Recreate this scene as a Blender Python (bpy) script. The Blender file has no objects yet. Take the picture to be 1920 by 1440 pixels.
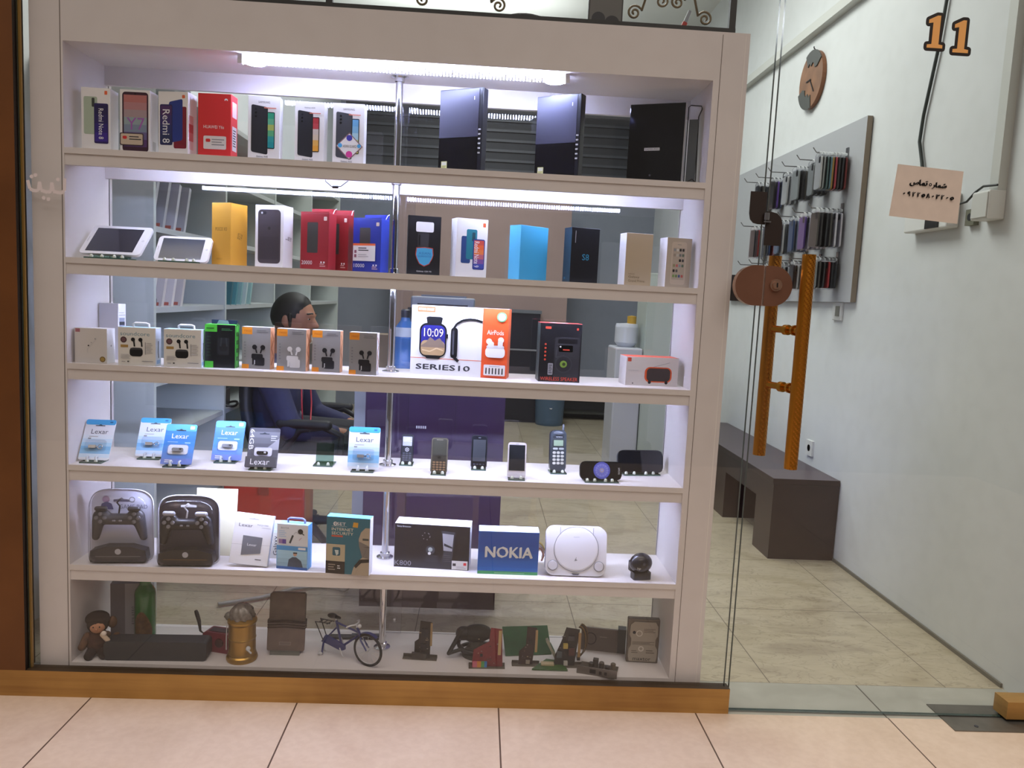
import bpy, bmesh, math, random
from mathutils import Vector, Matrix
random.seed(7)
SC = bpy.context.scene
COL = SC.collection
PI = math.pi
def lin(h):
    h = h.lstrip('#'); r = []
    for i in (0, 2, 4):
        c = int(h[i:i+2], 16) / 255
        r.append(c/12.92 if c <= .04045 else ((c+.055)/1.055)**2.4)
    return (r[0], r[1], r[2], 1)

# ------------------------------------------------------------------ camera
cd = bpy.data.cameras.new('camera'); cam = bpy.data.objects.new('camera', cd); COL.objects.link(cam)
YAW, PITCH, ROLL = 0.0444169, -0.1100523, 0.0487546
fw = Vector((math.sin(YAW)*math.cos(PITCH), math.cos(YAW)*math.cos(PITCH), math.sin(PITCH)))
rt = Vector((math.cos(YAW), -math.sin(YAW), 0)); up = rt.cross(fw)
r2 = rt*math.cos(ROLL) + up*math.sin(ROLL); u2 = up*math.cos(ROLL) - rt*math.sin(ROLL)
cam.matrix_world = Matrix(((r2.x, u2.x, -fw.x, 1.15222), (r2.y, u2.y, -fw.y, -2.23519), (r2.z, u2.z, -fw.z, 1.20423), (0, 0, 0, 1)))
cd.sensor_fit = 'HORIZONTAL'; cd.sensor_width = 36; cd.lens = 1466.31/1920*36; cd.clip_start = .05
SC.camera = cam
SC.cycles.transparent_max_bounces = 32
SC.cycles.max_bounces = 10
SC.cycles.caustics_reflective = False; SC.cycles.caustics_refractive = False
SC.cycles.sample_clamp_indirect = 4
vs = SC.view_settings; vs.view_transform = 'Standard'; vs.look = 'None'; vs.gamma = 1; vs.use_curve_mapping = False
vs.exposure = 0.0
# ------------------------------------------------------------------ world, room lights and added fills
wd = bpy.data.worlds.new('world'); SC.world = wd; wd.use_nodes = True
nt_ = wd.node_tree; bg = nt_.nodes['Background']; bg.inputs[1].default_value = .72
tc_ = nt_.nodes.new('ShaderNodeTexCoord'); sp_ = nt_.nodes.new('ShaderNodeSeparateXYZ'); rp_ = nt_.nodes.new('ShaderNodeValToRGB')
nt_.links.new(tc_.outputs['Generated'], sp_.inputs[0]); nt_.links.new(sp_.outputs['Z'], rp_.inputs[0]); nt_.links.new(rp_.outputs[0], bg.inputs[0])
e_ = rp_.color_ramp.elements
e_[0].position = .0; e_[0].color = (.10, .085, .075, 1); e_[1].position = .85; e_[1].color = (.8, .70, .63, 1)
q_ = e_.new(.28); q_.color = (.16, .14, .125, 1); q_ = e_.new(.5); q_.color = (.5, .44, .40, 1)
def area(name, loc, sx, sy, power, col, rot=(0, 0, 0), spread=PI):
    l = bpy.data.lights.new(name, 'AREA'); l.shape = 'RECTANGLE'; l.size = sx; l.size_y = sy; l.energy = power; l.color = col; l.spread = spread
    o = bpy.data.objects.new(name, l); COL.objects.link(o); o.location = loc; o.rotation_euler = rot
    return o
area('hall_ceiling_light', (1.2, -1.3, 3.3), 5.0, 1.2, 33, (1, .86, .76), spread=math.radians(110))
area('hall_fill_light', (3.8, -7.5, 6.3), 5.0, 1.6, 100, (1, .86, .77), rot=(math.radians(52), 0, 0))  # added frontal fill that lifts the cabinet front, no known lamp
area('shop_ceiling_light', (1.3, 1.9, 3.5), 1.6, 1.6, 80, (.98, 1, .96))
area('ceiling_fill_light', (.9, 4.4, 3.1), 1.6, .2, 11, (.97, 1, .98), rot=(PI, 0, 0))  # added upward fill to brighten the ceiling, no actual batten
area('shop_ceiling_light', (1.0, 4.3, 3.5), 1.2, .6, 26, (.88, .94, 1))

# ------------------------------------------------------------------ materials
_m = {}
def mat(h, rough=.5, metal=0., emit=0., coat=0., noise=0., nscale=30., spec=.5, name=None):
    k = (h, rough, metal, emit, coat, noise, nscale, spec)
    if k in _m: return _m[k]
    m = bpy.data.materials.new(name or ('paint_' + h.lstrip('#'))); m.use_nodes = True
    nt = m.node_tree; b = nt.nodes['Principled BSDF']
    c = lin(h)
    b.inputs['Base Color'].default_value = c; b.inputs['Roughness'].default_value = rough; b.inputs['Metallic'].default_value = metal
    b.inputs['Specular IOR Level'].default_value = spec
    if coat: b.inputs['Coat Weight'].default_value = coat; b.inputs['Coat Roughness'].default_value = .08
    if emit: b.inputs['Emission Color'].default_value = c; b.inputs['Emission Strength'].default_value = emit
    if noise:
        tc = nt.nodes.new('ShaderNodeTexCoord'); n = nt.nodes.new('ShaderNodeTexNoise'); n.inputs['Scale'].default_value = nscale; n.inputs['Detail'].default_value = 6
        rp = nt.nodes.new('ShaderNodeValToRGB')
        rp.color_ramp.elements[0].position = .3; rp.color_ramp.elements[1].position = .72
        rp.color_ramp.elements[0].color = [x*(1-noise) for x in c[:3]] + [1]
        rp.color_ramp.elements[1].color = [min(1, x*(1+noise*.6)) for x in c[:3]] + [1]
        nt.links.new(tc.outputs['Object'], n.inputs['Vector']); nt.links.new(n.outputs['Fac'], rp.inputs['Fac']); nt.links.new(rp.outputs['Color'], b.inputs['Base Color'])
    _m[k] = m; return m
def glass(name, tint='#ffffff', f0=.04, haze=0., boost=1.):
    # thin pane: clear, with a mirror share that follows Schlick's law on both faces
    m = bpy.data.materials.new(name); m.use_nodes = True; nt = m.node_tree; nt.nodes.clear()
    o = nt.nodes.new('ShaderNodeOutputMaterial'); t = nt.nodes.new('ShaderNodeBsdfTransparent'); g = nt.nodes.new('ShaderNodeBsdfGlossy'); mx = nt.nodes.new('ShaderNodeMixShader'); ge = nt.nodes.new('ShaderNodeNewGeometry')
    t.inputs[0].default_value = lin(tint); g.inputs['Roughness'].default_value = haze
    d = nt.nodes.new('ShaderNodeVectorMath'); d.operation = 'DOT_PRODUCT'; nt.links.new(ge.outputs['Normal'], d.inputs[0]); nt.links.new(ge.outputs['Incoming'], d.inputs[1])
    def M(op, a, b=None):
        n = nt.nodes.new('ShaderNodeMath'); n.operation = op; n.use_clamp = op == 'MULTIPLY_ADD'
        for i, v in enumerate((a, b)):
            if v is None: continue
            if isinstance(v, (int, float)): n.inputs[i].default_value = v
            else: nt.links.new(v, n.inputs[i])
        return n
    p = M('POWER', M('SUBTRACT', 1., M('ABSOLUTE', d.outputs['Value']).outputs[0]).outputs[0], 5.)
    f = M('MULTIPLY_ADD', p.outputs[0], (1-f0)*boost); f.inputs[2].default_value = f0*boost
    nt.links.new(f.outputs[0], mx.inputs[0])
    nt.links.new(t.outputs[0], mx.inputs[1]); nt.links.new(g.outputs[0], mx.inputs[2]); nt.links.new(mx.outputs[0], o.inputs[0])
    return m
def world_tex(name, base, rough, build):
    m = bpy.data.materials.new(name); m.use_nodes = True; nt = m.node_tree; b = nt.nodes['Principled BSDF']
    b.inputs['Roughness'].default_value = rough
    g = nt.nodes.new('ShaderNodeNewGeometry'); col = build(nt, g.outputs['Position']); nt.links.new(col, b.inputs['Base Color'])
    return m
def ramp(nt, fac, stops):
    r = nt.nodes.new('ShaderNodeValToRGB'); e = r.color_ramp.elements
    while len(e) < len(stops): e.new(.5)
    for i, (p, c) in enumerate(stops): e[i].position = p; e[i].color = lin(c)
    nt.links.new(fac, r.inputs[0]); return r.outputs[0]
def noise(nt, pos, sc, det=5, dist=0, vscale=None):
    if vscale:
        mp = nt.nodes.new('ShaderNodeMapping'); mp.inputs['Scale'].default_value = vscale; nt.links.new(pos, mp.inputs[0]); pos = mp.outputs[0]
    n = nt.nodes.new('ShaderNodeTexNoise'); n.inputs['Scale'].default_value = sc; n.inputs['Detail'].default_value = det; n.inputs['Distortion'].default_value = dist
    nt.links.new(pos, n.inputs['Vector']); return n.outputs['Fac']
def mixc(nt, fac, a, b, mode='MIX'):
    x = nt.nodes.new('ShaderNodeMix'); x.data_type = 'RGBA'; x.blend_type = mode
    if isinstance(fac, float): x.inputs[0].default_value = fac
    else: nt.links.new(fac, x.inputs[0])
    for v, i in ((a, 6), (b, 7)):
        if isinstance(v, str): x.inputs[i].default_value = lin(v)
        else: nt.links.new(v, x.inputs[i])
    return x.outputs[2]
def joints(nt, pos, px, ox, py, oy, wd):
    s = nt.nodes.new('ShaderNodeSeparateXYZ'); nt.links.new(pos, s.inputs[0]); outs = []
    def M(op, a, b=None):
        n = nt.nodes.new('ShaderNodeMath'); n.operation = op
        for i, v in enumerate((a, b)):
            if v is None: continue
            if isinstance(v, (int, float)): n.inputs[i].default_value = v
            else: nt.links.new(v, n.inputs[i])
        return n.outputs[0]
    for ax, p, o in (('X', px, ox), ('Y', py, oy)):
        t = M('FRACT', M('DIVIDE', M('SUBTRACT', s.outputs[ax], o - p/2 + 50*0), p))
        outs.append(M('LESS_THAN', M('ABSOLUTE', M('SUBTRACT', t, .5)), wd/p))
    return M('MAXIMUM', outs[0], outs[1])
def hall_build(nt, pos):
    c = ramp(nt, noise(nt, pos, 3.2, 6, .6), [(.3, '#c8b29c'), (.55, '#d4bfaa'), (.75, '#c6ae98')])
    c = mixc(nt, .10, c, ramp(nt, noise(nt, pos, 45, 3), [(.4, '#b8a08c'), (.6, '#e4d2c2')]))
    return mixc(nt, joints(nt, pos, .588, .08, .588, -.62, .0022), c, '#5a463a')
def marble_build(nt, pos):
    c = ramp(nt, noise(nt, pos, 2.2, 7, 1.2, (1, 2.2, 1)), [(.3, '#9d917b'), (.5, '#b3a890'), (.72, '#a0947a')])
    v = ramp(nt, noise(nt, pos, 5.5, 8, 2.6, (1, 2.4, 1)), [(.475, '#ffffff'), (.5, '#75684f'), (.525, '#ffffff')])
    c = mixc(nt, .35, c, v, 'MULTIPLY')
    return mixc(nt, joints(nt, pos, .588, .38, .62, .15, .0016), c, '#5d5444')
def sill_build(nt, pos):
    c = ramp(nt, noise(nt, pos, 6, 6, .5), [(.3, '#97968a'), (.7, '#aeada2')])
    return mixc(nt, joints(nt, pos, .588, 2.43, 9., 50., .0022), c, '#4c463c')
def wall_build(a, b, cdirt):
    def f(nt, pos):
        c = ramp(nt, noise(nt, pos, 1.6, 5, .4), [(.3, a), (.7, b)])
        return mixc(nt, .06, c, ramp(nt, noise(nt, pos, 14, 4), [(.35, cdirt), (.55, '#ffffff')]), 'MULTIPLY')
    return f
M_HALL = world_tex('hall_tile', None, .35, hall_build)
M_MARBLE = world_tex('marble_floor', None, .3, marble_build)
M_SILL = world_tex('threshold_stone', None, .5, sill_build)
M_WALL = world_tex('white_wall_paint', None, .7, wall_build('#cdd0cf', '#d6d9d8', '#b8b8b2'))
M_BACK = world_tex('grey_wall_paint', None, .7, wall_build('#868c98', '#8f95a0', '#70757e'))
M_LAM = world_tex('white_laminate', None, .38, wall_build('#dbd4d3', '#e1dad9', '#c8bcb6'))
def gold_build(nt, pos):
    c = ramp(nt, noise(nt, pos, 9, 6, .3, (.25, 1, 6)), [(.3, '#93683a'), (.55, '#b48a4c'), (.8, '#a07440')])
    return mixc(nt, .5, c, ramp(nt, noise(nt, pos, 3, 4), [(.35, '#7d5426'), (.6, '#b98f4e')]))
M_GOLD = world_tex('gold_anodised', None, .42, gold_build)
M_GOLD.node_tree.nodes['Principled BSDF'].inputs['Metallic'].default_value = .35
M_GLASS = glass('window_glass', '#fcfdfd', .034)
M_REAR = glass('cabinet_glass', '#fbfbfd', .042)
M_PLAST = glass('clear_plastic', '#fbfbfd', .03, .12)
M_STAND = glass('stand_glass', '#b9cfc4', .06, .02)
M_EDGE = mat('#2f3f3a', .2)
M_CHROME = mat('#d8d8dc', .12, 1.)
WHITE = mat('#ecebee', .45); PAPER = mat('#e6e4e4', .6); BLACK = mat('#101013', .35); GLOSS = mat('#0c0b10', .06, coat=.6); GREY = mat('#8d8d92', .5); DGREY = mat('#3a3a40', .5)

# ------------------------------------------------------------------ mesh builder
_txt = {}
def text_mesh(s):
    if s not in _txt:
        c = bpy.data.curves.new('t', 'FONT'); c.body = s; c.resolution_u = 2 if s.isascii() else 4
        o = bpy.data.objects.new('t', c); me = o.to_mesh()
        v = [x.co.copy() for x in me.vertices]; f = [tuple(p.vertices) for p in me.polygons]
        o.to_mesh_clear(); bpy.data.objects.remove(o); bpy.data.curves.remove(c)
        x0 = min(p.x for p in v); x1 = max(p.x for p in v); y0 = min(p.y for p in v); y1 = max(p.y for p in v)
        v = [((p.x-(x0+x1)/2)/(x1-x0), (p.y-(y0+y1)/2)/(y1-y0)) for p in v]
        _txt[s] = (v, f)
    return _txt[s]
class B:
    def __init__(s): s.v = []; s.f = []; s.fm = []; s.ms = []; s.M = Matrix.Identity(4); s.sm = []
    def mi(s, m):
        if m not in s.ms: s.ms.append(m)
        return s.ms.index(m)
    def add(s, vs, fs, m, smooth=False):
        n = len(s.v); k = s.mi(m); s.v += [s.M @ Vector(p) for p in vs]
        for f in fs: s.f.append([n+i for i in f]); s.fm.append(k); s.sm.append(smooth)
        return s
    def at(s, loc=(0, 0, 0), rx=0, ry=0, rz=0):
        s.M = Matrix.Translation(loc) @ Matrix.Rotation(rz, 4, 'Z') @ Matrix.Rotation(ry, 4, 'Y') @ Matrix.Rotation(rx, 4, 'X'); return s
    def box(s, x0, x1, y0, y1, z0, z1, m, mats=None):
        v = [(x, y, z) for z in (z0, z1) for y in (y0, y1) for x in (x0, x1)]
        fs = dict(B=(0, 2, 3, 1), T=(4, 5, 7, 6), F=(0, 1, 5, 4), K=(3, 2, 6, 7), L=(2, 0, 4, 6), R=(1, 3, 7, 5))
        n = len(s.v); s.v += [s.M @ Vector(p) for p in v]
        for k, f in fs.items():
            s.f.append([n+i for i in f]); s.fm.append(s.mi((mats or {}).get(k, m))); s.sm.append(False)
        return s
    def cb(s, cx, cy, cz, sx, sy, sz, m): return s.box(cx-sx/2, cx+sx/2, cy-sy/2, cy+sy/2, cz-sz/2, cz+sz/2, m)
    def prism(s, pts, o, U, V, t, m, side=None):
        o, U, V = Vector(o), Vector(U).normalized(), Vector(V).normalized(); N = U.cross(V); n = len(pts)
        a = [o+U*p[0]+V*p[1] for p in pts]; b = [p+N*t for p in a]
        s.add(a+b, [list(range(n))[::-1], list(range(n, 2*n))], m)
        s.add(a+b, [(i, (i+1) % n, n+(i+1) % n, n+i) for i in range(n)], side or m); return s
    def tube(s, pts, r, m, seg=8, cap=True, closed=False):
        pts = [Vector(p) for p in pts]; n = len(pts); vs = []; rr = r if isinstance(r, (list, tuple)) else [r]*n
        prev = None
        for i, p in enumerate(pts):
            if closed: d = pts[(i+1) % n]-pts[i-1]
            else: d = pts[min(i+1, n-1)]-pts[max(i-1, 0)]
            d.normalize()
            if prev is None: a = d.orthogonal().normalized()
            else: a = (prev-d*prev.dot(d)); a = a.normalized() if a.length > 1e-6 else d.orthogonal().normalized()
            prev = a; b = d.cross(a)
            vs += [p+(a*math.cos(2*PI*k/seg)+b*math.sin(2*PI*k/seg))*rr[i] for k in range(seg)]
        fs = []
        for i in range(n if closed else n-1):
            j = (i+1) % n
            fs += [(i*seg+k, i*seg+(k+1) % seg, j*seg+(k+1) % seg, j*seg+k) for k in range(seg)]
        s.add(vs, fs, m, True)
        if cap and not closed: s.add(vs[:seg], [list(range(seg))[::-1]], m); s.add(vs[-seg:], [list(range(seg))], m)
        return s
    def lathe(s, prof, m, seg=24, c=(0, 0, 0), axis='Z', smooth=True, mats=None):
        vs = []; n = len(prof)
        for r, z in prof:
            for k in range(seg):
                a = 2*PI*k/seg; x, y = r*math.cos(a), r*math.sin(a)
                p = (x, y, z) if axis == 'Z' else ((x, -z, y) if axis == 'Y' else (z, x, y))
                vs.append((c[0]+p[0], c[1]+p[1], c[2]+p[2]))
        for i in range(n-1):
            s.add([vs[q] for q in range(i*seg, (i+2)*seg)], [(k, (k+1) % seg, seg+(k+1) % seg, seg+k) for k in range(seg)], (mats[i] if mats else m), smooth)
        if prof[0][0] > 1e-6: s.add(vs[:seg], [list(range(seg))[::-1]], mats[0] if mats else m)
        if prof[-1][0] > 1e-6: s.add(vs[-seg:], [list(range(seg))], mats[-1] if mats else m)
        return s
    def ell(s, c, r, m, seg=16, rings=10, fn=None):
        vs = []
        for i in range(rings+1):
            t = PI*i/rings
            for k in range(seg):
                a = 2*PI*k/seg; d = Vector((math.sin(t)*math.cos(a), math.sin(t)*math.sin(a), math.cos(t)))
                if fn: d = fn(d)
                vs.append((c[0]+d.x*r[0], c[1]+d.y*r[1], c[2]+d.z*r[2]))
        s.add(vs, [(i*seg+k, (i+1)*seg+k, (i+1)*seg+(k+1) % seg, i*seg+(k+1) % seg) for i in range(rings) for k in range(seg)], m, True); return s
    def cap(s, p0, p1, r0, r1, m, seg=12):
        p0, p1 = Vector(p0), Vector(p1); d = (p1-p0); L = d.length; d = d/L; pts = []; rr = []
        for i in range(5): t = PI/2*i/5; pts.append(p0-d*r0*math.cos(t)); rr.append(max(r0*math.sin(t), 1e-4))
        for i in range(5): pts.append(p0+d*L*i/4); rr.append(r0+(r1-r0)*i/4)
        for i in range(1, 6): t = PI/2*i/5; pts.append(p1+d*r1*math.sin(t)); rr.append(max(r1*math.cos(t), 1e-4))
        return s.tube(pts, rr, m, seg)
    def cv(s, o, U, V, w, h):
        return Cv(s, s.M @ Vector(o), (s.M.to_3x3() @ Vector(U)).normalized(), (s.M.to_3x3() @ Vector(V)).normalized(), w, h)
    def build(s, name, parent=None, loc=None, rz=0, bevel=0, label=None, cat=None, group=None, kind=None, remesh=0, solid=0):
        me = bpy.data.meshes.new(name); me.from_pydata([tuple(p) for p in s.v], [], s.f)
        for m in s.ms: me.materials.append(m)
        me.polygons.foreach_set('material_index', s.fm); me.polygons.foreach_set('use_smooth', s.sm); me.update()
        o = bpy.data.objects.new(name, me); COL.objects.link(o)
        if parent: o.parent = parent
        if loc is not None: o.location = loc
        if rz: o.rotation_euler = (0, 0, math.radians(rz))
        if remesh:
            md = o.modifiers.new('fuse', 'REMESH'); md.mode = 'VOXEL'; md.voxel_size = remesh; md.use_smooth_shade = True
            sm = o.modifiers.new('relax', 'SMOOTH'); sm.factor = .5; sm.iterations = 4
        if bevel:
            md = o.modifiers.new('bevel', 'BEVEL'); md.width = bevel; md.segments = 2; md.limit_method = 'ANGLE'; md.angle_limit = .7
        tag(o, label, cat, group, kind); return o
def tag(o, label=None, cat=None, group=None, kind=None):
    if label: o['label'] = label
    if cat: o['category'] = cat
    if group: o['group'] = group
    if kind: o['kind'] = kind
    return o
def thing(name, label, cat, loc=(0, 0, 0), rz=0, group=None):
    o = bpy.data.objects.new(name, None); COL.objects.link(o); o.empty_display_size = .05
    o.location = loc; o.rotation_euler = (0, 0, math.radians(rz)); return tag(o, label, cat, group)
def rr_pts(w, h, r, n=5, x0=0, y0=0):
    r = min(r, w/2, h/2); p = []
    for cx, cy, a in ((w-r, r, -90), (w-r, h-r, 0), (r, h-r, 90), (r, r, 180)):
        for i in range(n+1):
            t = math.radians(a+90*i/n); p.append((x0+cx+r*math.cos(t), y0+cy+r*math.sin(t)))
    return p
class Cv:
    """a printed face; u and v run 0..1, each mark lies a hair above the last"""
    def __init__(s, b, o, U, V, w, h): s.b, s.o, s.U, s.V, s.N, s.w, s.h, s.l = b, o, U, V, U.cross(V), w, h, 1
    def raw(s, pts, faces, m):
        b = s.b; n = len(b.v); k = b.mi(m)
        b.v += [s.o+s.U*(p[0]*s.w)+s.V*(p[1]*s.h)+s.N*(s.l*.00012) for p in pts]; s.l += 1
        for f in faces: b.f.append([n+i for i in f]); b.fm.append(k); b.sm.append(False)
        return s
    def poly(s, pts, m): return s.raw(pts, [list(range(len(pts)))], m)
    def rect(s, u0, v0, u1, v1, m): return s.poly([(u0, v0), (u1, v0), (u1, v1), (u0, v1)], m)
    def rr(s, u0, v0, u1, v1, r, m):
        p = rr_pts((u1-u0)*s.w, (v1-v0)*s.h, r*s.w); return s.poly([(u0+x/s.w, v0+y/s.h) for x, y in p], m)
    def ell(s, u, v, r, m, rv=None, n=20):
        rv = r*s.w/s.h if rv is None else rv; return s.poly([(u+r*math.cos(2*PI*i/n), v+rv*math.sin(2*PI*i/n)) for i in range(n)], m)
    def ring(s, u, v, r, t, m, n=24):
        q = s.w/s.h; p = []
        for rr in (r, r-t): p += [(u+rr*math.cos(2*PI*i/n), v+rr*q*math.sin(2*PI*i/n)) for i in range(n)]
        return s.raw(p, [(i, (i+1) % n, n+(i+1) % n, n+i) for i in range(n)], m)
    def line(s, pts, t, m):
        for (a, b) in zip(pts, pts[1:]):
            dx, dy = (b[0]-a[0])*s.w, (b[1]-a[1])*s.h; L = math.hypot(dx, dy) or 1; nx, ny = -dy/L*t*s.w/2, dx/L*t*s.w/2
            s.poly([(a[0]+nx/s.w, a[1]+ny/s.h), (a[0]-nx/s.w, a[1]-ny/s.h), (b[0]-nx/s.w, b[1]-ny/s.h), (b[0]+nx/s.w, b[1]+ny/s.h)], m); s.l -= .9
        s.l += 1; return s
    def grad(s, u0, v0, u1, v1, cols, rough=.4):
        n = len(cols)
        for i, c in enumerate(cols): s.rect(u0, v0+(v1-v0)*i/n, u1, v0+(v1-v0)*(i+1)/n, mat(c, rough)); s.l -= .98
        s.l += 1; return s
    def phone(s, u0, v0, u1, v1, body, screen=None, sk=0, cams=0, r=.06):
        w = u1-u0; p = rr_pts(w*s.w, (v1-v0)*s.h, r*s.w)
        T = lambda x, y: (u0+x/s.w, v0+y/s.h+sk*(x/s.w/w))
        s.poly([T(*q) for q in p], mat(body, .35))
        if screen:
            m = .07*w; k = len(screen)
            for i, c in enumerate(screen):
                a, bb = v0+.02+(v1-v0-.04)*i/k, v0+.02+(v1-v0-.04)*(i+1)/k
                s.poly([(u0+m, a), (u1-m, a+sk*.9), (u1-m, bb+sk*.9), (u0+m, bb)], mat(c, .4)); s.l -= .95
            s.l += 1
        for i in range(cams): s.ell(u0+w*.28, v1-.06-.055*i+sk*.3, .035, mat('#1b1b20', .2)); s.l -= .9
        s.l += 1; return s
    def text(s, t, u, v, w, h, m, rot=0, sk=0):
        vs, fs = text_mesh(t); c, q = math.cos(math.radians(rot)), math.sin(math.radians(rot))
        if abs(abs(rot) % 180-90) < 1: W, H = w*s.h, h*s.w
        else: W, H = w*s.w, h*s.h
        p = []
        for x, y in vs:
            x, y = x*W+sk*y*H, y*H; p.append((u+(x*c-y*q)/s.w, v+(x*q+y*c)/s.h))
        return s.raw(p, fs, m)
    def lines(s, u0, v0, u1, v1, n, m, t=.4):
        for i in range(n):
            a = v0+(v1-v0)*(i+.5-t/2)/n; s.rect(u0, a, u0+(u1-u0)*(1 if i % 2 == 0 else .8), a+(v1-v0)*t/n, m); s.l -= .95
        s.l += 1; return s
def faces(b, w, d, h):
    return dict(F=b.cv((-w/2, -d/2, 0), (1, 0, 0), (0, 0, 1), w, h), R=b.cv((w/2, -d/2, 0), (0, 1, 0), (0, 0, 1), d, h),
                L=b.cv((-w/2, d/2, 0), (0, -1, 0), (0, 0, 1), d, h), T=b.cv((-w/2, -d/2, h), (1, 0, 0), (0, 1, 0), w, d))
def carton(w, d, h, F, S=None, T=None, L=None):
    b = B(); S = S or F; b.box(-w/2, w/2, -d/2, d/2, 0, h, S, dict(F=F, T=T or S, L=L or S, R=S, K=S)); return b, faces(b, w, d, h)
# ------------------------------------------------------------------ the setting
ST = 'structure'
B().box(-2.5, 5.0, -3.6, -.05, -.05, 0, M_HALL).build('floor', kind=ST)
B().box(-.36, 2.93, .15, 6.05, -.05, 0, M_MARBLE).build('floor', kind=ST)
B().box(-.36, 2.93, -.05, .15, -.05, 0, M_SILL).build('trim_3', kind=ST)
B().box(2.93, 3.05, -.05, 6.05, 0, 3.6, M_WALL).build('wall_right', kind=ST)
B().box(-.48, -.36, 0, 6.05, 0, 3.6, M_WALL).build('wall_left', kind=ST)
B().box(-.48, 3.05, 6.05, 6.17, 0, 3.6, M_BACK).build('wall_back', kind=ST)
B().box(-.48, 3.05, 0, 6.17, 3.6, 3.7, mat('#e2e4e0', .8)).build('ceiling', kind=ST)
B().box(3.05, 5.0, -.05, .1, 0, 3.6, M_WALL).build('wall_front', kind=ST)
B().box(-2.5, -.5, -.05, .1, 0, 3.6, M_WALL).build('wall_front', kind=ST)
B().box(.29, 2.0, 5.5, 5.62, 0, 2.2, mat('#a78f88', .7, noise=.08, nscale=3)).build('wall_partition', kind=ST)
B().box(2.922, 2.93, .16, 1.41, 0, .014, mat('#6a675c', .7)).build('joint_line_right', kind=ST)  # thin dark strip along the floor joint, the wall has no baseboard
gm = {k: M_EDGE for k in 'LRTB'}
B().box(-.1, 1.930, -.036, -.024, .06, 2.7, M_GLASS, gm).build('window_1', kind=ST)
door = B().box(1.9445, 2.905, -.036, -.024, .006, 2.7, M_GLASS, gm).build('door_1', kind=ST)
B().box(-.5, 1.943, -.05, -.012, 0, .077, M_GOLD, {'T': mat('#3a2a16', .6)}).build('trim_1', kind=ST)
M_POST = mat('#6e4420', .45, .25, noise=.2, nscale=5)  # darker copy of the gold, dim side reflection put into the colour
B().box(-.5, -.103, -.05, .0, .077, 2.7, M_POST, {'R': mat('#1c120a', .6)}).box(-.0995, -.094, -.030, -.023, .077, 2.7, mat('#a5813f', .35, .5)).build('trim_2', kind=ST)
# pair of knurled gold pull bars through the glass door
def pull(name, x, y, z0, z1):
    b = B(); seg = 56; n = 130; r = .0185; vs = []; fs = []
    gd = mat('#c9842a', .28, .85); gk = mat('#a06420', .3, .85); rings = []
    for i in range(n+1):
        z = z0+(z1-z0)*i/n
        for k in range(seg):
            a = 2*PI*k/seg; rr = r-(.0011 if (k//2 + i) % 3 == 0 and (k < 13 or k > 36) and 2 < i < n-2 else 0)
            vs.append((x+rr*math.cos(a), y+rr*math.sin(a), z))
    for i in range(n): fs += [(i*seg+k, i*seg+(k+1) % seg, (i+1)*seg+(k+1) % seg, (i+1)*seg+k) for k in range(seg)]
    f1 = [f for q, f in enumerate(fs) if ((q % seg)//2 + q//seg) % 3 or not ((q % seg) < 13 or (q % seg) > 36)]; f0 = [f for f in fs if f not in set(f1)]
    b.add(vs, f1, gd, True); b.add(vs, f0, gk, True)
    b.add(vs[-seg:], [list(range(seg))], gd); b.add(vs[:seg], [list(range(seg))[::-1]], gd)
    return b
hd = thing('door_handle', None, None); hd.parent = door
pull('pull_bar', 2.055, -.075, .757, 1.362).build('pull_bar', hd)
pull('pull_bar', 2.008, .052, .77, 1.362).build('pull_bar', hd)
for z in (.985, 1.15):
    b = B(); g = mat('#c48a2c', .25, .9)
    b.tube([(2.05, -.075, z), (2.046, -.036, z), (2.03, .0, z), (2.008, .05, z)], .010, g, 16); b.tube([(2.047, -.046, z), (2.0455, -.036, z)], .015, g, 16); b.tube([(2.036, -.022, z), (2.03, -.008, z)], .015, g, 16)
    b.build('standoff', hd)
# copper patch lock: two half discs
def dplate(b, cx, z, r, side, hw, y0, y1, m, rim=None):
    # half-disc with a straight inner edge; side -1 = left half
    n = 22; pts = []
    for i in range(n+1):
        t = -PI/2+PI*i/n; pts.append((side*(hw+r*math.cos(t)), r*math.sin(t)))
    if side < 0: pts = pts[::-1]
    pts = [(.0, -r)]+pts+[(.0, r)] if side > 0 else [(.0, r)]+pts+[(.0, -r)]
    b.prism([(cx+p[0], z+p[1]) for p in pts], (0, y1, 0), (1, 0, 0), (0, 0, 1), y1-y0, m, rim)
cop = mat('#86604e', .36, .6, noise=.1, nscale=12); cop2 = mat('#c09a84', .25, .8)
lk = thing('door_lock', None, None); lk.parent = door
b = B(); dplate(b, 1.936, 1.271, .056, -1, .022, -.062, -.037, cop, cop2); b.build('lock_plate', lk, bevel=.003)
b = B(); dplate(b, 1.942, 1.271, .056, 1, .022, -.062, -.037, cop, cop2); b.build('lock_plate', lk, bevel=.003)
b = B(); b.lathe([(.017, -.0), (.017, .006), (.011, .006), (.011, .011), (0, .011)], cop2, 20, (1.972, -.062, 1.274), 'Y'); b.cb(1.973, -.0735, 1.274, .003, .002, .012, BLACK); b.build('key_cylinder', lk)
b = B(); b.box(1.872, 1.905, .012, .03, 1.226, 1.30, DGREY); b.build('lock_strike', lk)
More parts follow.
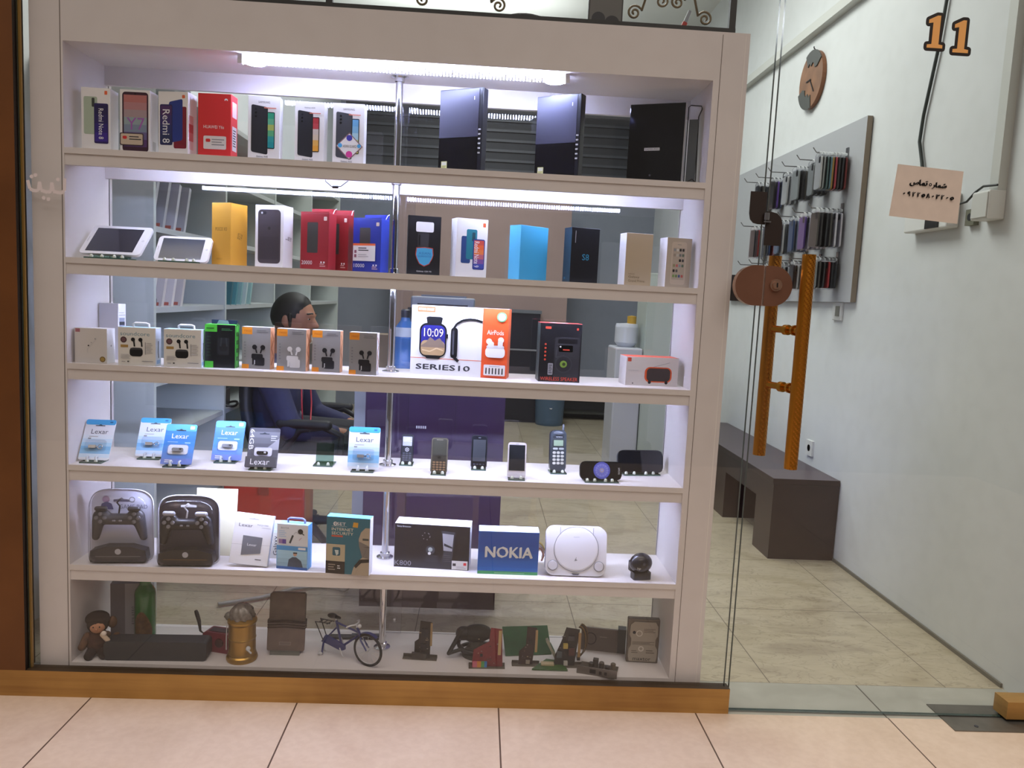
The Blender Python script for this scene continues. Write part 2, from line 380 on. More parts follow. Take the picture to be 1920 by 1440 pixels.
# dark brown upper latch plates
lt = thing('door_latch', None, None); lt.parent = door
dk = mat('#1d0f08', .5)
b = B(); b.prism([(1.889, 1.53), (1.889, 1.47), (1.893, 1.453), (1.902, 1.444), (1.915, 1.441), (1.935, 1.441), (1.935, 1.53)], (0, -.037, 0), (1, 0, 0), (0, 0, 1), .005, dk); b.build('latch_plate', lt)
b = B(); b.prism([(1.937, 1.384), (1.984, 1.384), (1.984, 1.448), (1.979, 1.462), (1.968, 1.473), (1.95, 1.477), (1.937, 1.477)], (0, -.037, 0), (1, 0, 0), (0, 0, 1), .005, dk); b.build('latch_plate', lt)
b = B(); b.tube([(1.935, -.05, 1.452), (1.935, -.05, 1.472)], .008, M_CHROME); b.box(1.928, 1.948, -.052, -.04, 1.446, 1.45, M_CHROME); b.build('latch_bolt', lt)
# floor spring plate and the gold clad shoe of the door
b = B(); b.box(2.60, 2.96, -.115, .035, 0, .003, mat('#77736b', .4, .6, noise=.2, nscale=14)); b.lathe([(.006, 0), (.006, .0015), (0, .0015)], DGREY, 12, (2.68, -.09, .003))
b.build('floor_spring_plate', label='grey steel floor plate at the foot of the glass door', cat='floor plate')
B().box(2.79, 3.0, -.062, -.0, .012, .066, M_GOLD).box(2.80, 3.0, -.05, -.01, .003, .012, BLACK).build('door_shoe', door)
# house number and paper notice stuck on the glass
b = B(); c = b.cv((2.325, -.0362, 1.925), (1, 0, 0), (0, 0, 1), .16, .115)
def one(cx, cy, s):  # a slab-serif figure one
    p = [(-.30, -.5), (.30, -.5), (.30, -.40), (.14, -.38), (.14, .5), (.02, .5), (-.30, .36), (-.30, .25), (-.13, .28), (-.13, -.38), (-.30, -.40)]
    return [(cx+s*x*.86, cy+s*y*1.0) for x, y in p]
ink = mat('#1a0d08', .4); orr = mat('#f4b466', .5)
for cx, cy in ((.27, .53), (.73, .46)):
    pts = one(cx*.16, cy*.115, .086); q = [(x/.16, y/.115) for x, y in pts]
    c.poly(q, ink); c.line(q+q[:1], .105, ink)
    for u, v in q: c.ell(u, v, .0525, ink, n=14); c.l -= .98
    c.l += 1
for cx, cy in ((.27, .53), (.73, .46)):
    c.poly([(x/.16, y/.115) for x, y in one(cx*.16, cy*.115, .086)], orr)
b.build('number_sticker', label='orange number 11 sticker with dark outline on the glass door', cat='sticker')
b = B(); b.prism([(2.288, 1.484), (2.487, 1.472), (2.489, 1.617), (2.299, 1.627)], (0, -.0365, 0), (1, 0, 0), (0, 0, 1), .0006, mat('#d3c7bc', .8, noise=.05))
c = b.cv((2.288, -.0372, 1.472), (1, 0, 0), (0, 0, 1), .2, .15)
for q in (-.003, 0, .003):
    c.text('\ufeb1\ufe8e\ufee4\ufe97', .375+q, .705+q, .25, .13, BLACK, -3)
    c.text('\ufead\ufe8e\ufee4\ufeb7', .675+q, .675+q, .20, .12, BLACK, -3)
    for i, g in enumerate('\u06f0\u06f9\u06f2\u06f2\u0665\u06f8\u06f0\u06f3\u06f2\u06f0\u0665'):
        u, v = .18+i*.069+q, .505-i*.0045+q
        if g == '\u06f0': c.ell(u, v, .009, BLACK, n=8)
        elif g == '\u06f8': c.line([(u-.018, v-.04), (u-.002, v+.04), (u+.02, v-.04)], .007, BLACK)
        elif g == '\u0665': c.ring(u, v-.004, .022, .010, BLACK)
        else: c.text(g, u, v, .034 if g != '\u06f3' else .045, .085, BLACK, -3)
c.ring(.535, .685, .022, .012, BLACK)
b.build('paper_notice', label='beige paper notice with a phone number taped on the glass door', cat='notice')
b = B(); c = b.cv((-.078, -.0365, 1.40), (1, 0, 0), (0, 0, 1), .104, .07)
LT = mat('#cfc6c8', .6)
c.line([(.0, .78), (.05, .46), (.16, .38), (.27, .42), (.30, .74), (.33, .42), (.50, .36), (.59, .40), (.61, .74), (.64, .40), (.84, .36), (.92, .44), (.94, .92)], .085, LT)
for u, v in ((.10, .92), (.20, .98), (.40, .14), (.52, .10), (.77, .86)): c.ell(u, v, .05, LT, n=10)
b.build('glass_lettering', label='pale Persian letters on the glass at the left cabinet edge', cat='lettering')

# ------------------------------------------------------------------ display cabinet
Z = [1.5525, 1.2562, .9615, .6707, .3765, .0813]; W = 1.7705; D = .268; TOP = 1.8313
LED = mat('#e2e9ff', .5, emit=1.)
def led(strength, h='#cfd8ff'):
    return mat(h, .5, emit=strength)
cab = thing('display_cabinet', 'tall white shop window display cabinet with six lit open compartments', 'cabinet', (0, 0, 0))
GR = mat('#6b5f57', .7)
b = B(); b.box(-.088, 0, 0, D+.01, .004, 1.962, M_LAM); b.box(-.0075, -.0055, -.0006, .001, .004, 1.955, GR); b.build('side_panel', cab)
b = B(); b.box(W, 1.866, 0, D+.01, .004, 1.962, M_LAM); b.box(W+.018, W+.0195, -.0006, .001, .004, 1.955, GR); b.box(1.853, 1.8545, -.0006, .001, .004, 1.955, mat('#f0ebe6', .5)); b.build('side_panel', cab)
b = B(); b.box(0, W, 0, D+.01, TOP, 1.962, M_LAM); b.build('top_panel', cab)
b = B(); b.box(0, W, .0, D+.01, .004, Z[5], M_LAM); b.build('base_panel', cab)
b = B(); b.box(.0, W, D-.034, D-.02, TOP-.055, TOP, M_LAM); b.build('rear_rail', cab)
b = B(); b.box(.0, W, D-.034, D-.02, Z[0]-.05, Z[0]-.016, M_LAM); b.build('rear_rail', cab)
for z in Z[:5]:
    s = B().box(0, W, 0, D, z-.016, z, M_LAM).build('shelf', cab)
    B().box(0, W, .0035, .018, z-.046, z-.016, M_LAM, {}).build('fascia', s)
# sliding rear panes
b = B(); b.box(.0, .935, D-.012, D-.006, Z[5], TOP, M_REAR, {'L': M_EDGE, 'R': M_EDGE}); b.build('sliding_pane', cab)
b = B(); b.box(.88, W, D-.004, D+.002, Z[5], TOP, M_REAR, {'L': M_EDGE, 'R': M_EDGE}); b.build('sliding_pane', cab)
# chrome poles, one to a compartment
tops = [TOP]+[z-.016 for z in Z[:5]]
for i, z in enumerate(Z):
    t = tops[i]; x, y = .886, .155
    p = B().tube([(x, y, z), (x, y, t)], .0105, M_CHROME, 20).build('support_pole', cab)
    B().lathe([(.026, 0), (.026, .003), (.015, .006), (.015, .016), (.0106, .018)], M_CHROME, 24, (x, y, z)).build('flange', p)
    B().lathe([(.0106, -.018), (.015, -.016), (.015, -.006), (.026, -.003), (.026, 0)], M_CHROME, 24, (x, y, t)).build('flange', p)
# LED strips
def strip(x0, x1, y, z, n, s, back=True):
    b = B()
    if back: b.box(x0, x1, y-.0035, y, z-.009, z+.009, mat('#e8e8ee', .4))
    else: b.box(x0, x1, y-.007, y+.007, z+.0065, z+.0095, M_PLAST); b.box(x0-.012, x0, y-.008, y+.008, z-.008, z+.026, WHITE); b.box(x1, x1+.012, y-.008, y+.008, z-.008, z+.026, WHITE)
    o = b.build('led_strip', cab); b = B(); k = led(s)
    for i in range(n):
        x = x0+(x1-x0)*(i+.5)/n; d = (x1-x0)/n*.22
        if back: b.box(x-d, x+d, y, y+.007, z-.006, z+.005, k)
        else: b.box(x-d, x+d, y-.006, y+.006, z-.006, z+.0055, k)
    b.build('diodes', o)
strip(.47, 1.36, .026, TOP-.018, 96, 88, False)
strip(.2, 1.62, .0217, Z[0]-.032, 170, 125)
for i in (1, 2, 3): strip(.2, 1.62, .0217, Z[i]-.032, 170, 160)
for x, y in ((.487, .085), (1.335, .085)):
    o = B().lathe([(.034, -.0), (.034, -.007), (.027, -.008)], mat('#f2f2f4', .3), 28, (x, y, TOP)).build('downlight', cab)
    B().lathe([(0.0001, -.0082), (.027, -.0082)], led(130), 28, (x, y, TOP)).build('lens', o)
b = B(); b.tube([(.70, .03, Z[0]-.03), (.702, .028, Z[0]-.05), (.72, .026, Z[0]-.064), (.745, .026, Z[0]-.062), (.765, .028, Z[0]-.045), (.767, .03, Z[0]-.03)], .0013, BLACK, 6); b.tube([(.722, .026, Z[0]-.0645), (.738, .026, Z[0]-.064)], .004, BLACK, 8); b.build('power_lead', cab)
# ------------------------------------------------------------------ top shelf
def put(b, name, label, cat, x, y, z, rz, group=None, bevel=.0008):
    return b.build(name, None, (x, y, z), rz, bevel, label, cat, group)
PH = 'boxes on the top shelf'; ORG = mat('#e0673a'); RED = mat('#cf2a2b', .45); SIL = mat('#c9c9cc', .4); INK = mat('#2a2a30', .6); LG = mat('#b9b7ba', .6); PNK = mat('#e9cfcf', .5)
z = Z[0]
b, f = carton(.078, .05, .172, PAPER, WHITE); c = f['F']
c.rr(.80, .90, .90, .96, .02, ORG); c.phone(.08, .27, .55, .86, '#a9b8a4', cams=0); c.rr(.36, .70, .46, .84, .03, mat('#30352f')); c.rr(.44, .13, .93, .76, .05, mat('#2a1c58', .3)); c.grad(.47, .16, .90, .73, ['#3a2388', '#2b1c6c', '#251a58', '#201648'])
c.text('Redmi Note 8', .68, .44, .48, .17, WHITE, -90)
put(b, 'phone_box', 'white phone box with purple phone picture, far left of the top shelf', 'box', .062, .074, z, 1, PH)
b, f = carton(.084, .05, .173, PAPER, WHITE); c = f['F']
c.rr(.08, .03, .94, .965, .11, mat('#3c2030', .3)); c.grad(.13, .11, .89, .92, ['#5a3a6e', '#6a5f8c', '#7d8aa0', '#8fa0a4', '#a58f94', '#b27f82', '#b5706c'])
c.text('Y7', .52, .47, .60, .19, mat('#9a5aa8')); c.ell(.51, .935, .03, BLACK)
f['R'].rect(.3, .08, .7, .22, SIL)
o = put(b, 'phone_box', 'white phone box with a full-face picture of a reddish phone', 'box', .169, .076, z, -2, PH)
b = B(); c = b.cv((-.042, -.0262, .022), (1, 0, 0), (0, 0, 1), .066, .034); c.rr(0, 0, 1, 1, .06, mat('#46353a')); c.rr(.04, .07, .96, .93, .05, mat('#c8b59f')); c.rr(.12, .5, .3, .75, .05, RED); c.lines(.4, .4, .9, .8, 2, INK); b.build('warranty_sticker', o)
b, f = carton(.087, .05, .175, PAPER, WHITE); c = f['F']
c.rr(.80, .90, .90, .95, .02, ORG); c.rr(.52, .12, .95, .77, .05, mat('#7e2030', .3)); c.phone(.36, .20, .82, .84, '#2a3a86', sk=.05); c.rr(.06, .17, .48, .80, .05, mat('#2b2658', .3)); c.grad(.09, .19, .45, .78, ['#283058', '#2b2e63', '#3a2c66', '#4a2a5e'])
c.text('Redmi 8', .27, .46, .52, .24, WHITE, -90); f['R'].grad(.1, .12, .6, .65, ['#e8c6cc', '#d66a70', '#c9353c', '#e2a4aa'])
put(b, 'phone_box', 'white phone box with blue and red phones, left of the red box', 'box', .275, .078, z, -8, PH)
b, f = carton(.093, .05, .176, RED, mat('#d93a36', .45)); c = f['F']
for i in range(6): c.ell(.85+.035*math.cos(PI*i/5), .905+.016*math.sin(PI*i/5), .018, WHITE); c.l -= .9
c.text('HUAWEI Y6s', .48, .485, .62, .05, WHITE); c.rr(.17, .14, .86, .345, .04, mat('#ded9d8')); c.lines(.42, .19, .8, .31, 3, GREY); c.rr(.24, .25, .38, .30, .03, RED)
f['R'].rect(.2, .66, .85, .9, PNK); f['R'].rect(.2, .14, .85, .52, WHITE); f['R'].lines(.3, .2, .75, .48, 7, INK)
put(b, 'phone_box', 'bright red phone box with white sticker on the top shelf', 'box', .387, .077, z, -3, PH)
def galaxy(x, y, rz, w, h, label, top, scr, sticker=0):
    b, f = carton(w, .04, h, WHITE, mat('#f3f2f6', .4)); c = f['F']
    if top: c.text(top, .5, .905, .36, .032, INK)
    c.phone(.10, .13, .62, .865, '#26272d' if not sticker else '#42444a', sk=-.035, cams=3); c.rr(.60, .19, .84, .76, .04, BLACK); c.grad(.62, .205, .815, .745, scr)
    c.text('Galaxy A05', .45, .06, .36, .035, INK); c.lines(.50, .80, .88, .84, 1, mat('#d8806e'))
    o = put(b, 'phone_box', label, 'box', x, y, z, rz, PH)
    if sticker:
        b = B(); c = b.cv((-.035, -.0206, .015), (1, 0, 0), (0, 0, 1), .076, .076)
        c.poly([(.5, 0), (1, .5), (.5, 1), (0, .5)], mat('#8b6a70')); c.poly([(.5, .05), (.95, .5), (.5, .95), (.05, .5)], WHITE); c.text('ASIAN GUARD', .52, .5, .5, .1, INK)
        c.ell(.5, .80, .11, mat('#3b35a0')); c.ell(.5, .21, .12, mat('#c93a8e')); c.ell(.16, .52, .08, mat('#4aa3dd')); c.ell(.86, .52, .07, mat('#4aa3dd')); b.build('diamond_sticker', o)
galaxy(.523, .067, 3, .087, .176, 'white phone box picturing a black phone and a green screen', 'SAMSUNG', ['#1f8f96', '#2f9a9a', '#58a878', '#a8b861', '#5aa884', '#2d9a78'])
galaxy(.650, .071, -2, .082, .168, 'white phone box picturing a black phone and a red and yellow screen', 'Galaxy A04', ['#e0a23c', '#dfae5c', '#d8c8b8', '#cfc4c0', '#b9434a', '#a8303a'])
galaxy(.759, .070, -1, .088, .170, 'white phone box with a diamond sticker left of the chrome pole', 'SAMSUNG', ['#cfd36a', '#b9cf7c', '#a8cfe0', '#7fb6dc', '#6aa8d8'], 1)
def console(x, y, rz, label, glint):
    t = thing('game_console', label, 'console', (x, y, z), rz, 'black game consoles standing upright')
    w, d, h = .142, .03, .238
    b = B(); b.box(-w/2, w/2, -d/2, d/2, 0, h, mat('#15151b', .3)); o = b.build('body', t, bevel=.002)
    b = B(); b.box(-w/2+.002, w/2-.012, -d/2-.0015, -d/2, h*.43, h-.003, mat('#3d3c4a', .36, .2)); c = b.cv((-w/2, -d/2-.0015, 0), (1, 0, 0), (0, 0, 1), w, h); c.rect(.80, .86, .815, .90, SIL); b.build('upper_cover', t)
    b = B(); b.box(-w/2+.002, w/2-.012, -d/2-.001, -d/2, .004, h*.425, GLOSS); b.build('lower_cover', t)
    b = B()
    for i in range(6): b.box(w/2-.011, w/2-.004, -d/2-.002, -d/2+.004, .055+i*.013, .059+i*.013, SIL)
    b.build('ports', t)
    b = B(); c = b.cv((-w/2+.012, -d/2-.0011, .012), (1, 0, 0), (0, 0, 1), .019, .024); c.rect(0, 0, 1, 1, mat('#c6c58a')); c.rect(.1, .55, .9, .9, mat('#cfcfc0')); c.lines(.15, .1, .85, .5, 3, mat('#8c8a50')); b.build('sticker', t)
    return t
console(1.078, .10, -28, 'black upright game console right of the chrome pole', 0)
console(1.360, .105, -31, 'black upright game console between the other console and the glossy box', 1)
t = thing('disc_drive_box', 'glossy near-black upright drive box at the right end of the top shelf', 'box', (1.645, .105, z), -24)
b = B(); b.box(-.081, .081, -.01, .01, 0, .232, GLOSS, {'R': SIL}); c = b.cv((-.081, -.01, 0), (1, 0, 0), (0, 0, 1), .162, .232); c.rect(.30, .425, .58, .46, SIL); c.text('SAMSUNG', .44, .4425, .25, .022, BLACK); c.ell(.43, .12, .02, DGREY); b.build('box_body', t, bevel=.001)
b = B(); b.tube([(.083, .0, .004), (.1, -.02, .006), (.112, -.01, .016), (.118, .01, .012), (.105, .02, .006), (.09, .03, .004)], .0022, BLACK, 8); b.build('cable', t)
b = B(); b.tube([(.084, .02, .002), (.084, .02, .225), (.09, .02, .23), (.118, .035, .23), (.12, .036, .222), (.112, .033, .2), (.116, .034, .002)], .0016, BLACK, 8); b.box(.088, .113, .021, .035, .0, .19, mat('#5a6064', .4)); b.build('wire_bracket', t)

# ------------------------------------------------------------------ second shelf
z = Z[1]
def stand(x, y, z, rz, w, h, nubs, label, lean=16, dep=.05, edge='#3f5a4e'):
    t = thing('display_stand', label, 'stand', (x, y, z), rz, 'little glass display stands')
    e = mat(edge, .15); b = B(); b.box(-w/2, w/2, -dep*.45, dep*.55, 0, .004, M_STAND, {'F': e, 'L': e, 'R': e}); b.build('base', t)
    a = math.radians(lean); b = B(); b.at((0, 0, .004), rx=-a); b.box(-w*.46, w*.46, 0, .003, 0, h, M_STAND, {'T': e, 'R': e, 'L': e}); b.build('back_plate', t)
    for q in nubs: B().at((q*w, -dep*.45+.009, .004)).lathe([(.0052, 0), (.0048, .004), (.003, .0075), (.0001, .0085)], mat('#d9dfd0', .2), 14).build('stop_knob', t)
    return t
def slab(w, h, th, body, r, rough=.3, edge=None):
    b = B(); b.prism(rr_pts(w, h, r, 6, -w/2, 0), (0, 0, 0), (1, 0, 0), (0, 0, 1), -th, mat(body, rough), mat(edge or body, rough)) ; return b
def lean_part(b, name, t, lean, y0, z0, bevel=.0015):
    o = b.build(name, t, bevel=bevel); o.location = (0, y0, z0); o.rotation_euler = (-math.radians(lean), 0, 0); return o
def tablet(x, y, rz, w, h, label, scr, lean, nub, lab2, r=.012):
    stand(x, y, z, rz, w*.72, h*.6, nub, 'glass stand under the '+lab2, lean)
    t = thing('tablet', label, 'tablet', (x, y, z), rz)
    b = slab(w, h, .008, '#ececf0', r); o = lean_part(b, 'case', t, lean, -.006, .0045+.010*(w > .16))
    b = B(); c = b.cv((-w/2, -.0002, 0), (1, 0, 0), (0, 0, 1), w, h); c.rect(.085, .085, .865, .91, mat(scr, .08, coat=.5)); b.build('screen', o)
    b = B(); c = b.cv((-w/2, -.0002, 0), (1, 0, 0), (0, 0, 1), w, h); c.ring(.935, .5, .018, .005, GREY); b.build('home_button', o); b = B(); c = b.cv((-w/2, -.0002, 0), (1, 0, 0), (0, 0, 1), w, h); c.rect(.03, .42, .036, .58, GREY); b.build('ear_speaker', o)
tablet(.106, .03, -3, .172, .122, 'white tablet, the larger one lying sideways on a stand', '#2a2c36', 47, (-.36, -.12, .16, .34), 'larger white tablet')
tablet(.303, .028, -2, .152, .084, 'white tablet, the smaller one beside the yellow box', '#3c4350', 33, (-.36, -.14, .2, .38), 'smaller white tablet')
YEL = mat('#d8a23c', .5); YEL2 = mat('#cc942c', .5)
b, f = carton(.066, .072, .176, YEL, YEL2); f['F'].text('POCO X3', .5, .58, .6, .055, mat('#5c4518')); f['F'].text('POCO', .42, .1, .3, .025, mat('#9c7820')); f['R'].text('POCO', .55, .48, .24, .12, mat('#5c4518'), 78)
put(b, 'phone_box', 'yellow phone box turned corner-on, beside the smaller white tablet', 'box', .416, .098, z, -22, PH)
b, f = carton(.089, .055, .176, WHITE, mat('#f0f0f4', .35)); c = f['F']; c.rr(.10, .065, .90, .93, .13, mat('#4b4448', .3)); c.grad(.16, .13, .84, .87, ['#423c40', '#443e42', '#484246', '#4c464a'], .3); c.rr(.17, .85, .40, .90, .1, mat('#27232a')); c.ell(.24, .875, .035, SIL); c.ell(.5, .63, .05, mat('#35302f')); f['R'].text('iPhone', .55, .48, .2, .2, INK, 84)
put(b, 'phone_box', 'white phone box picturing the back of a dark grey phone', 'box', .546, .088, z, -15, PH)
def powerbank(x, y, rz, w, d, h, col, dark, num, label, sticker=0):
    t = thing('power_bank_box', label, 'box', (x, y, z), rz, 'red and blue power bank boxes')
    C1 = mat(col, .45); b, f = carton(w, d, h, C1, mat(dark, .45)); c = f['F']
    c.rr(.24, .30 if not sticker else .36, .62, .84, .03, mat('#35322c', .5)); c.rr(.82, .87, .93, .94, .02, mat('#e2cfc4')); c.text(num, .24, .125, .38, .07, WHITE); c.lines(.7, .05, .9, .12, 2, mat('#d8b0a8')); c.rr(.73, .12, .78, .15, .01, WHITE); c.rr(.83, .12, .88, .15, .01, WHITE)
    b.build('box_body', t, bevel=.0008)
    b = B(); b.box(-w/2+.012, w/2, d/2-.002, d/2-.0005, h-.002, h+.016, C1); b.box(-w/2, w/2, -d/2, -d/2+.001, h, h+.004, C1); b.tube([(w/2, d/2-.002, h+.016), (w/2+.001, d/2-.012, h+.012), (w/2+.001, 0, h+.001)], .0012, WHITE, 6); b.build('open_flap', t)
    if sticker:
        b = B(); c = b.cv((-w/2+.002, -d/2-.0012, .032), (1, 0, 0), (0, 0, 1), .078, .05); c.rect(0, 0, 1, 1, PAPER); c.rect(0, .88, 1, 1, ORG); c.rect(.06, .45, .16, .62, mat('#8c5a6a')); c.rect(.06, .2, .16, .38, mat('#8c5a6a')); c.lines(.24, .55, .7, .8, 2, INK); c.lines(.24, .2, .7, .42, 2, LG); b.build('price_sticker', t)
powerbank(.675, .078, -21, .093, .04, .160, '#8c1a20', '#9c252a', '20000', 'front red power bank box with dark panel, beside the blue one')
powerbank(.726, .122, -15, .075, .036, .163, '#84181c', '#962025', '20000', 'second red power bank box half hidden behind the front one')
powerbank(.826, .080, -28, .098, .04, .151, '#1c2d8e', '#2940b0', '10000', 'blue power bank box with an open flap and white sticker', 1)
b, f = carton(.094, .03, .168, mat('#131318', .4)); c = f['F']; c.rr(.24, .73, .78, .90, .05, WHITE); c.rr(.30, .40, .64, .71, .03, mat('#2c2c30')); c.rr(.33, .50, .38, .68, .02, BLACK)
sh = [(.5, 0), (.78, .13), (.93, .4), (1, .62), (.96, .98), (.5, 1.02), (.04, .98), (0, .62), (.07, .4), (.22, .13)]
c.poly([(.24+x*.56, .145+y*.325) for x, y in sh], mat('#b8453c')); c.poly([(.265+x*.51, .16+y*.297) for x, y in sh], mat('#4aa8d8')); c.text('ASIAN', .52, .37, .36, .04, mat('#2a6cb0')); c.text('GUARANTEE', .52, .32, .42, .032, mat('#2a6cb0')); c.text('Galaxy S20 FE', .52, .06, .46, .03, WHITE)
put(b, 'phone_box', 'black phone box with a blue shield, right of the chrome pole', 'box', .979, .072, z, 9, PH)
b, f = carton(.095, .05, .168, PAPER, WHITE); c = f['F']; c.rr(.84, .87, .93, .94, .02, ORG); c.rr(.16, .24, .46, .70, .05, mat('#2f4678', .3)); c.rr(.32, .31, .66, .82, .05, mat('#2d7886', .3)); c.rr(.50, .62, .6, .77, .03, mat('#173f48')); c.rr(.54, .14, .92, .66, .05, mat('#2c3a80', .3)); c.grad(.57, .16, .89, .64, ['#3f4a9c', '#7a4f8c', '#b8606c', '#d8743c', '#d8602e', '#c04a3c']); c.text('Redmi Note 9', .66, .40, .44, .16, WHITE, -90)
put(b, 'phone_box', 'white phone box with teal, blue and orange phones on the second shelf', 'box', 1.110, .088, z, 20, PH)
b, f = carton(.107, .05, .157, mat('#3a97bd', .4), mat('#3a97bd', .4), L=mat('#55b6e2', .4))
put(b, 'phone_box', 'plain cyan blue box with no printing on the second shelf', 'box', 1.285, .098, z, 38, PH)
b, f = carton(.090, .05, .158, mat('#15161a', .3), mat('#1b2a34', .35), L=mat('#22333f', .35)); c = f['F']; c.text('S8', .53, .47, .24, .11, mat('#2d86a8')); c.rect(.13, .72, .155, .94, GREY); f['L'].rect(.2, .06, .4, .1, mat('#2d6a88'))
put(b, 'phone_box', 'black phone box with small blue lettering beside the cyan box', 'box', 1.439, .078, z, 19, PH)
b, f = carton(.083, .05, .150, mat('#b4a48c', .5), WHITE, T=WHITE); c = f['F']; c.text('Galaxy', .36, .16, .42, .05, mat('#5c4c34')); c.text('Grand Prime', .46, .09, .62, .045, mat('#6a5a40')); c.text('SAMSUNG', .26, .22, .24, .018, mat('#6a5a40'))
put(b, 'phone_box', 'beige fronted white phone box, second from the right on its shelf', 'box', 1.599, .072, z, 12, PH)
b, f = carton(.078, .05, .143, mat('#b5aa9e', .5), WHITE, T=WHITE); c = f['F']; c.rr(.2, .06, .80, .92, .09, mat('#c4b8ac')); c.rr(.25, .16, .75, .80, .01, mat('#b2a79c')); c.rect(.42, .86, .58, .87, GREY)
icons = ['#8a8f96', '#d0d0d0', '#2a2a2e', '#2a2a2e', '#9a8f86', '#b8b8b4', '#707478', '#5a6a5c', None, None, '#1c1c20', '#44444a', '#8c8c6c', '#b86a6c', '#8a96a8', '#5c7060', '#201c20', '#5a5a5e', None, None, '#7a9c5c', '#6a8a5a', '#4a5a8c', '#b8605c']
for i, k in enumerate(icons):
    if k: c.rr(.28+(i % 4)*.115, .73-(i//4)*.105, .365+(i % 4)*.115, .785-(i//4)*.105, .02, mat(k)); c.l -= .95
put(b, 'phone_box', 'small box with a phone full of app icons, far right of its shelf', 'box', 1.716, .072, z, 12, PH)

# ------------------------------------------------------------------ third shelf
z = Z[2]
b, f = carton(.090, .05, .099, mat('#d0cbc9', .5), WHITE); c = f['F']; c.rect(.03, .88, .17, .98, mat('#a86a74')); c.ell(.86, .12, .09, mat('#7a6234')); c.ell(.86, .12, .06, mat('#a88c4a')); c.ell(.43, .50, .025, INK); c.line([(.40, .42), (.40, .3)], .015, LG); c.line([(.38, .38), (.7, .72)], .012, LG); c.ell(.64, .70, .02, GREY); c.ell(.52, .59, .015, GREY); f['R'].ell(.5, .5, .06, GREY)
put(b, 'earbud_box', 'plain white low earbud box with gold seal, far left of the third shelf', 'box', .054, .049, z, 0)
b, f = carton(.072, .03, .167, mat('#e6e5ee', .5), WHITE); c = f['F']; c.rect(.34, 0, .345, .3, LG); f['R'].rect(.15, .2, .85, .75, mat('#9aa0b4')); f['R'].rect(.15, .62, .85, .68, INK); f['R'].lines(.1, .78, .9, .86, 2, LG)
put(b, 'white_box', 'tall plain white box behind the low earbud box at left', 'box', .043, .18, z, -20)
def soundcore(x, y, rz, label):
    t = thing('earbud_box', label, 'box', (x, y, z), rz, 'earbud boxes with white handles')
    b, f = carton(.102, .045, .108, mat('#dedcd8', .5), mat('#dfe8f4', .4), T=mat('#b8dcea', .4)); c = f['F']
    c.text('soundcore', .45, .83, .78, .10, mat('#5f8ca0')); c.ell(.15, .67, .085, mat('#4a3036')); c.ell(.15, .67, .055, mat('#6a4a50')); c.rr(.07, .47, .27, .54, .01, mat('#a8874a'))
    c.rr(.31, .24, .66, .47, .09, BLACK); c.rr(.33, .42, .64, .46, .02, DGREY)
    for q in (.40, .60): c.ell(q, .68, .055, BLACK); c.line([(q+.02, .68), (q+.04, .50)], .04, BLACK)
    c.rect(.72, .3, .74, .62, GREY); c.lines(.76, .32, .92, .62, 6, LG); c.lines(.08, .17, .34, .3, 4, LG); c.lines(.64, .1, .94, .14, 1, GREY); c.rect(.25, .09, .3, .12, INK); c.lines(.1, .08, .2, .12, 1, GREY)
    f['R'].line([(.5, .65), (.45, .35), (.55, .2)], .12, mat('#20242c')); f['R'].rect(.2, .05, .8, .15, mat('#9cc0e8')); b.build('box_body', t, bevel=.0008)
    b = B(); b.tube([(-.016, 0, .107), (-.017, 0, .116), (-.012, 0, .119), (.018, 0, .119), (.025, 0, .117), (.026, 0, .107)], .0034, WHITE, 10); b.build('handle', t)
soundcore(.187, .032, 3, 'first white earbud box with a handle, beside the low white box')
soundcore(.311, .038, 4, 'second white earbud box with a handle, beside the green box')
t = thing('earbud_box', 'black and bright green earbud box with dark flap on top', 'box', (.407, .068, z), 2)
GN = mat('#4fc43c', .45); b, f = carton(.085, .045, .125, mat('#12161a', .35), mat('#3fae38', .45), T=GN); c = f['F']
c.rr(0, .83, .40, .99, .01, GN); c.rr(0, 0, .28, .15, .01, GN); c.lines(.05, .87, .3, .95, 1, mat('#2c7a24')); c.lines(.55, .86, .9, .92, 2, mat('#3a7c4a')); c.rr(.42, .30, .80, .70, .06, mat('#1d2228')); c.ell(.61, .48, .14, mat('#16191d')); c.line([(.55, .7), (.52, .5)], .05, mat('#2c3238')); c.line([(.7, .7), (.73, .5)], .05, mat('#2c3238')); c.lines(.06, .25, .2, .75, 7, mat('#20342a'))
for i in range(5): f['R'].ring(.5, .12+i*.19, .42, .14, mat('#1d5a20')); f['R'].l -= .9
b.build('box_body', t, bevel=.0008); b = B(); b.box(-.034, .038, .012, .02, .124, .137, mat('#161a3a', .4)); b.prism([(-.016, 0), (.018, 0), (.014, .01), (-.01, .011)], (0, .004, .126), (1, 0, 0), (0, 0, 1), .004, mat('#6c7084', .3)); b.build('hanging_flap', t)
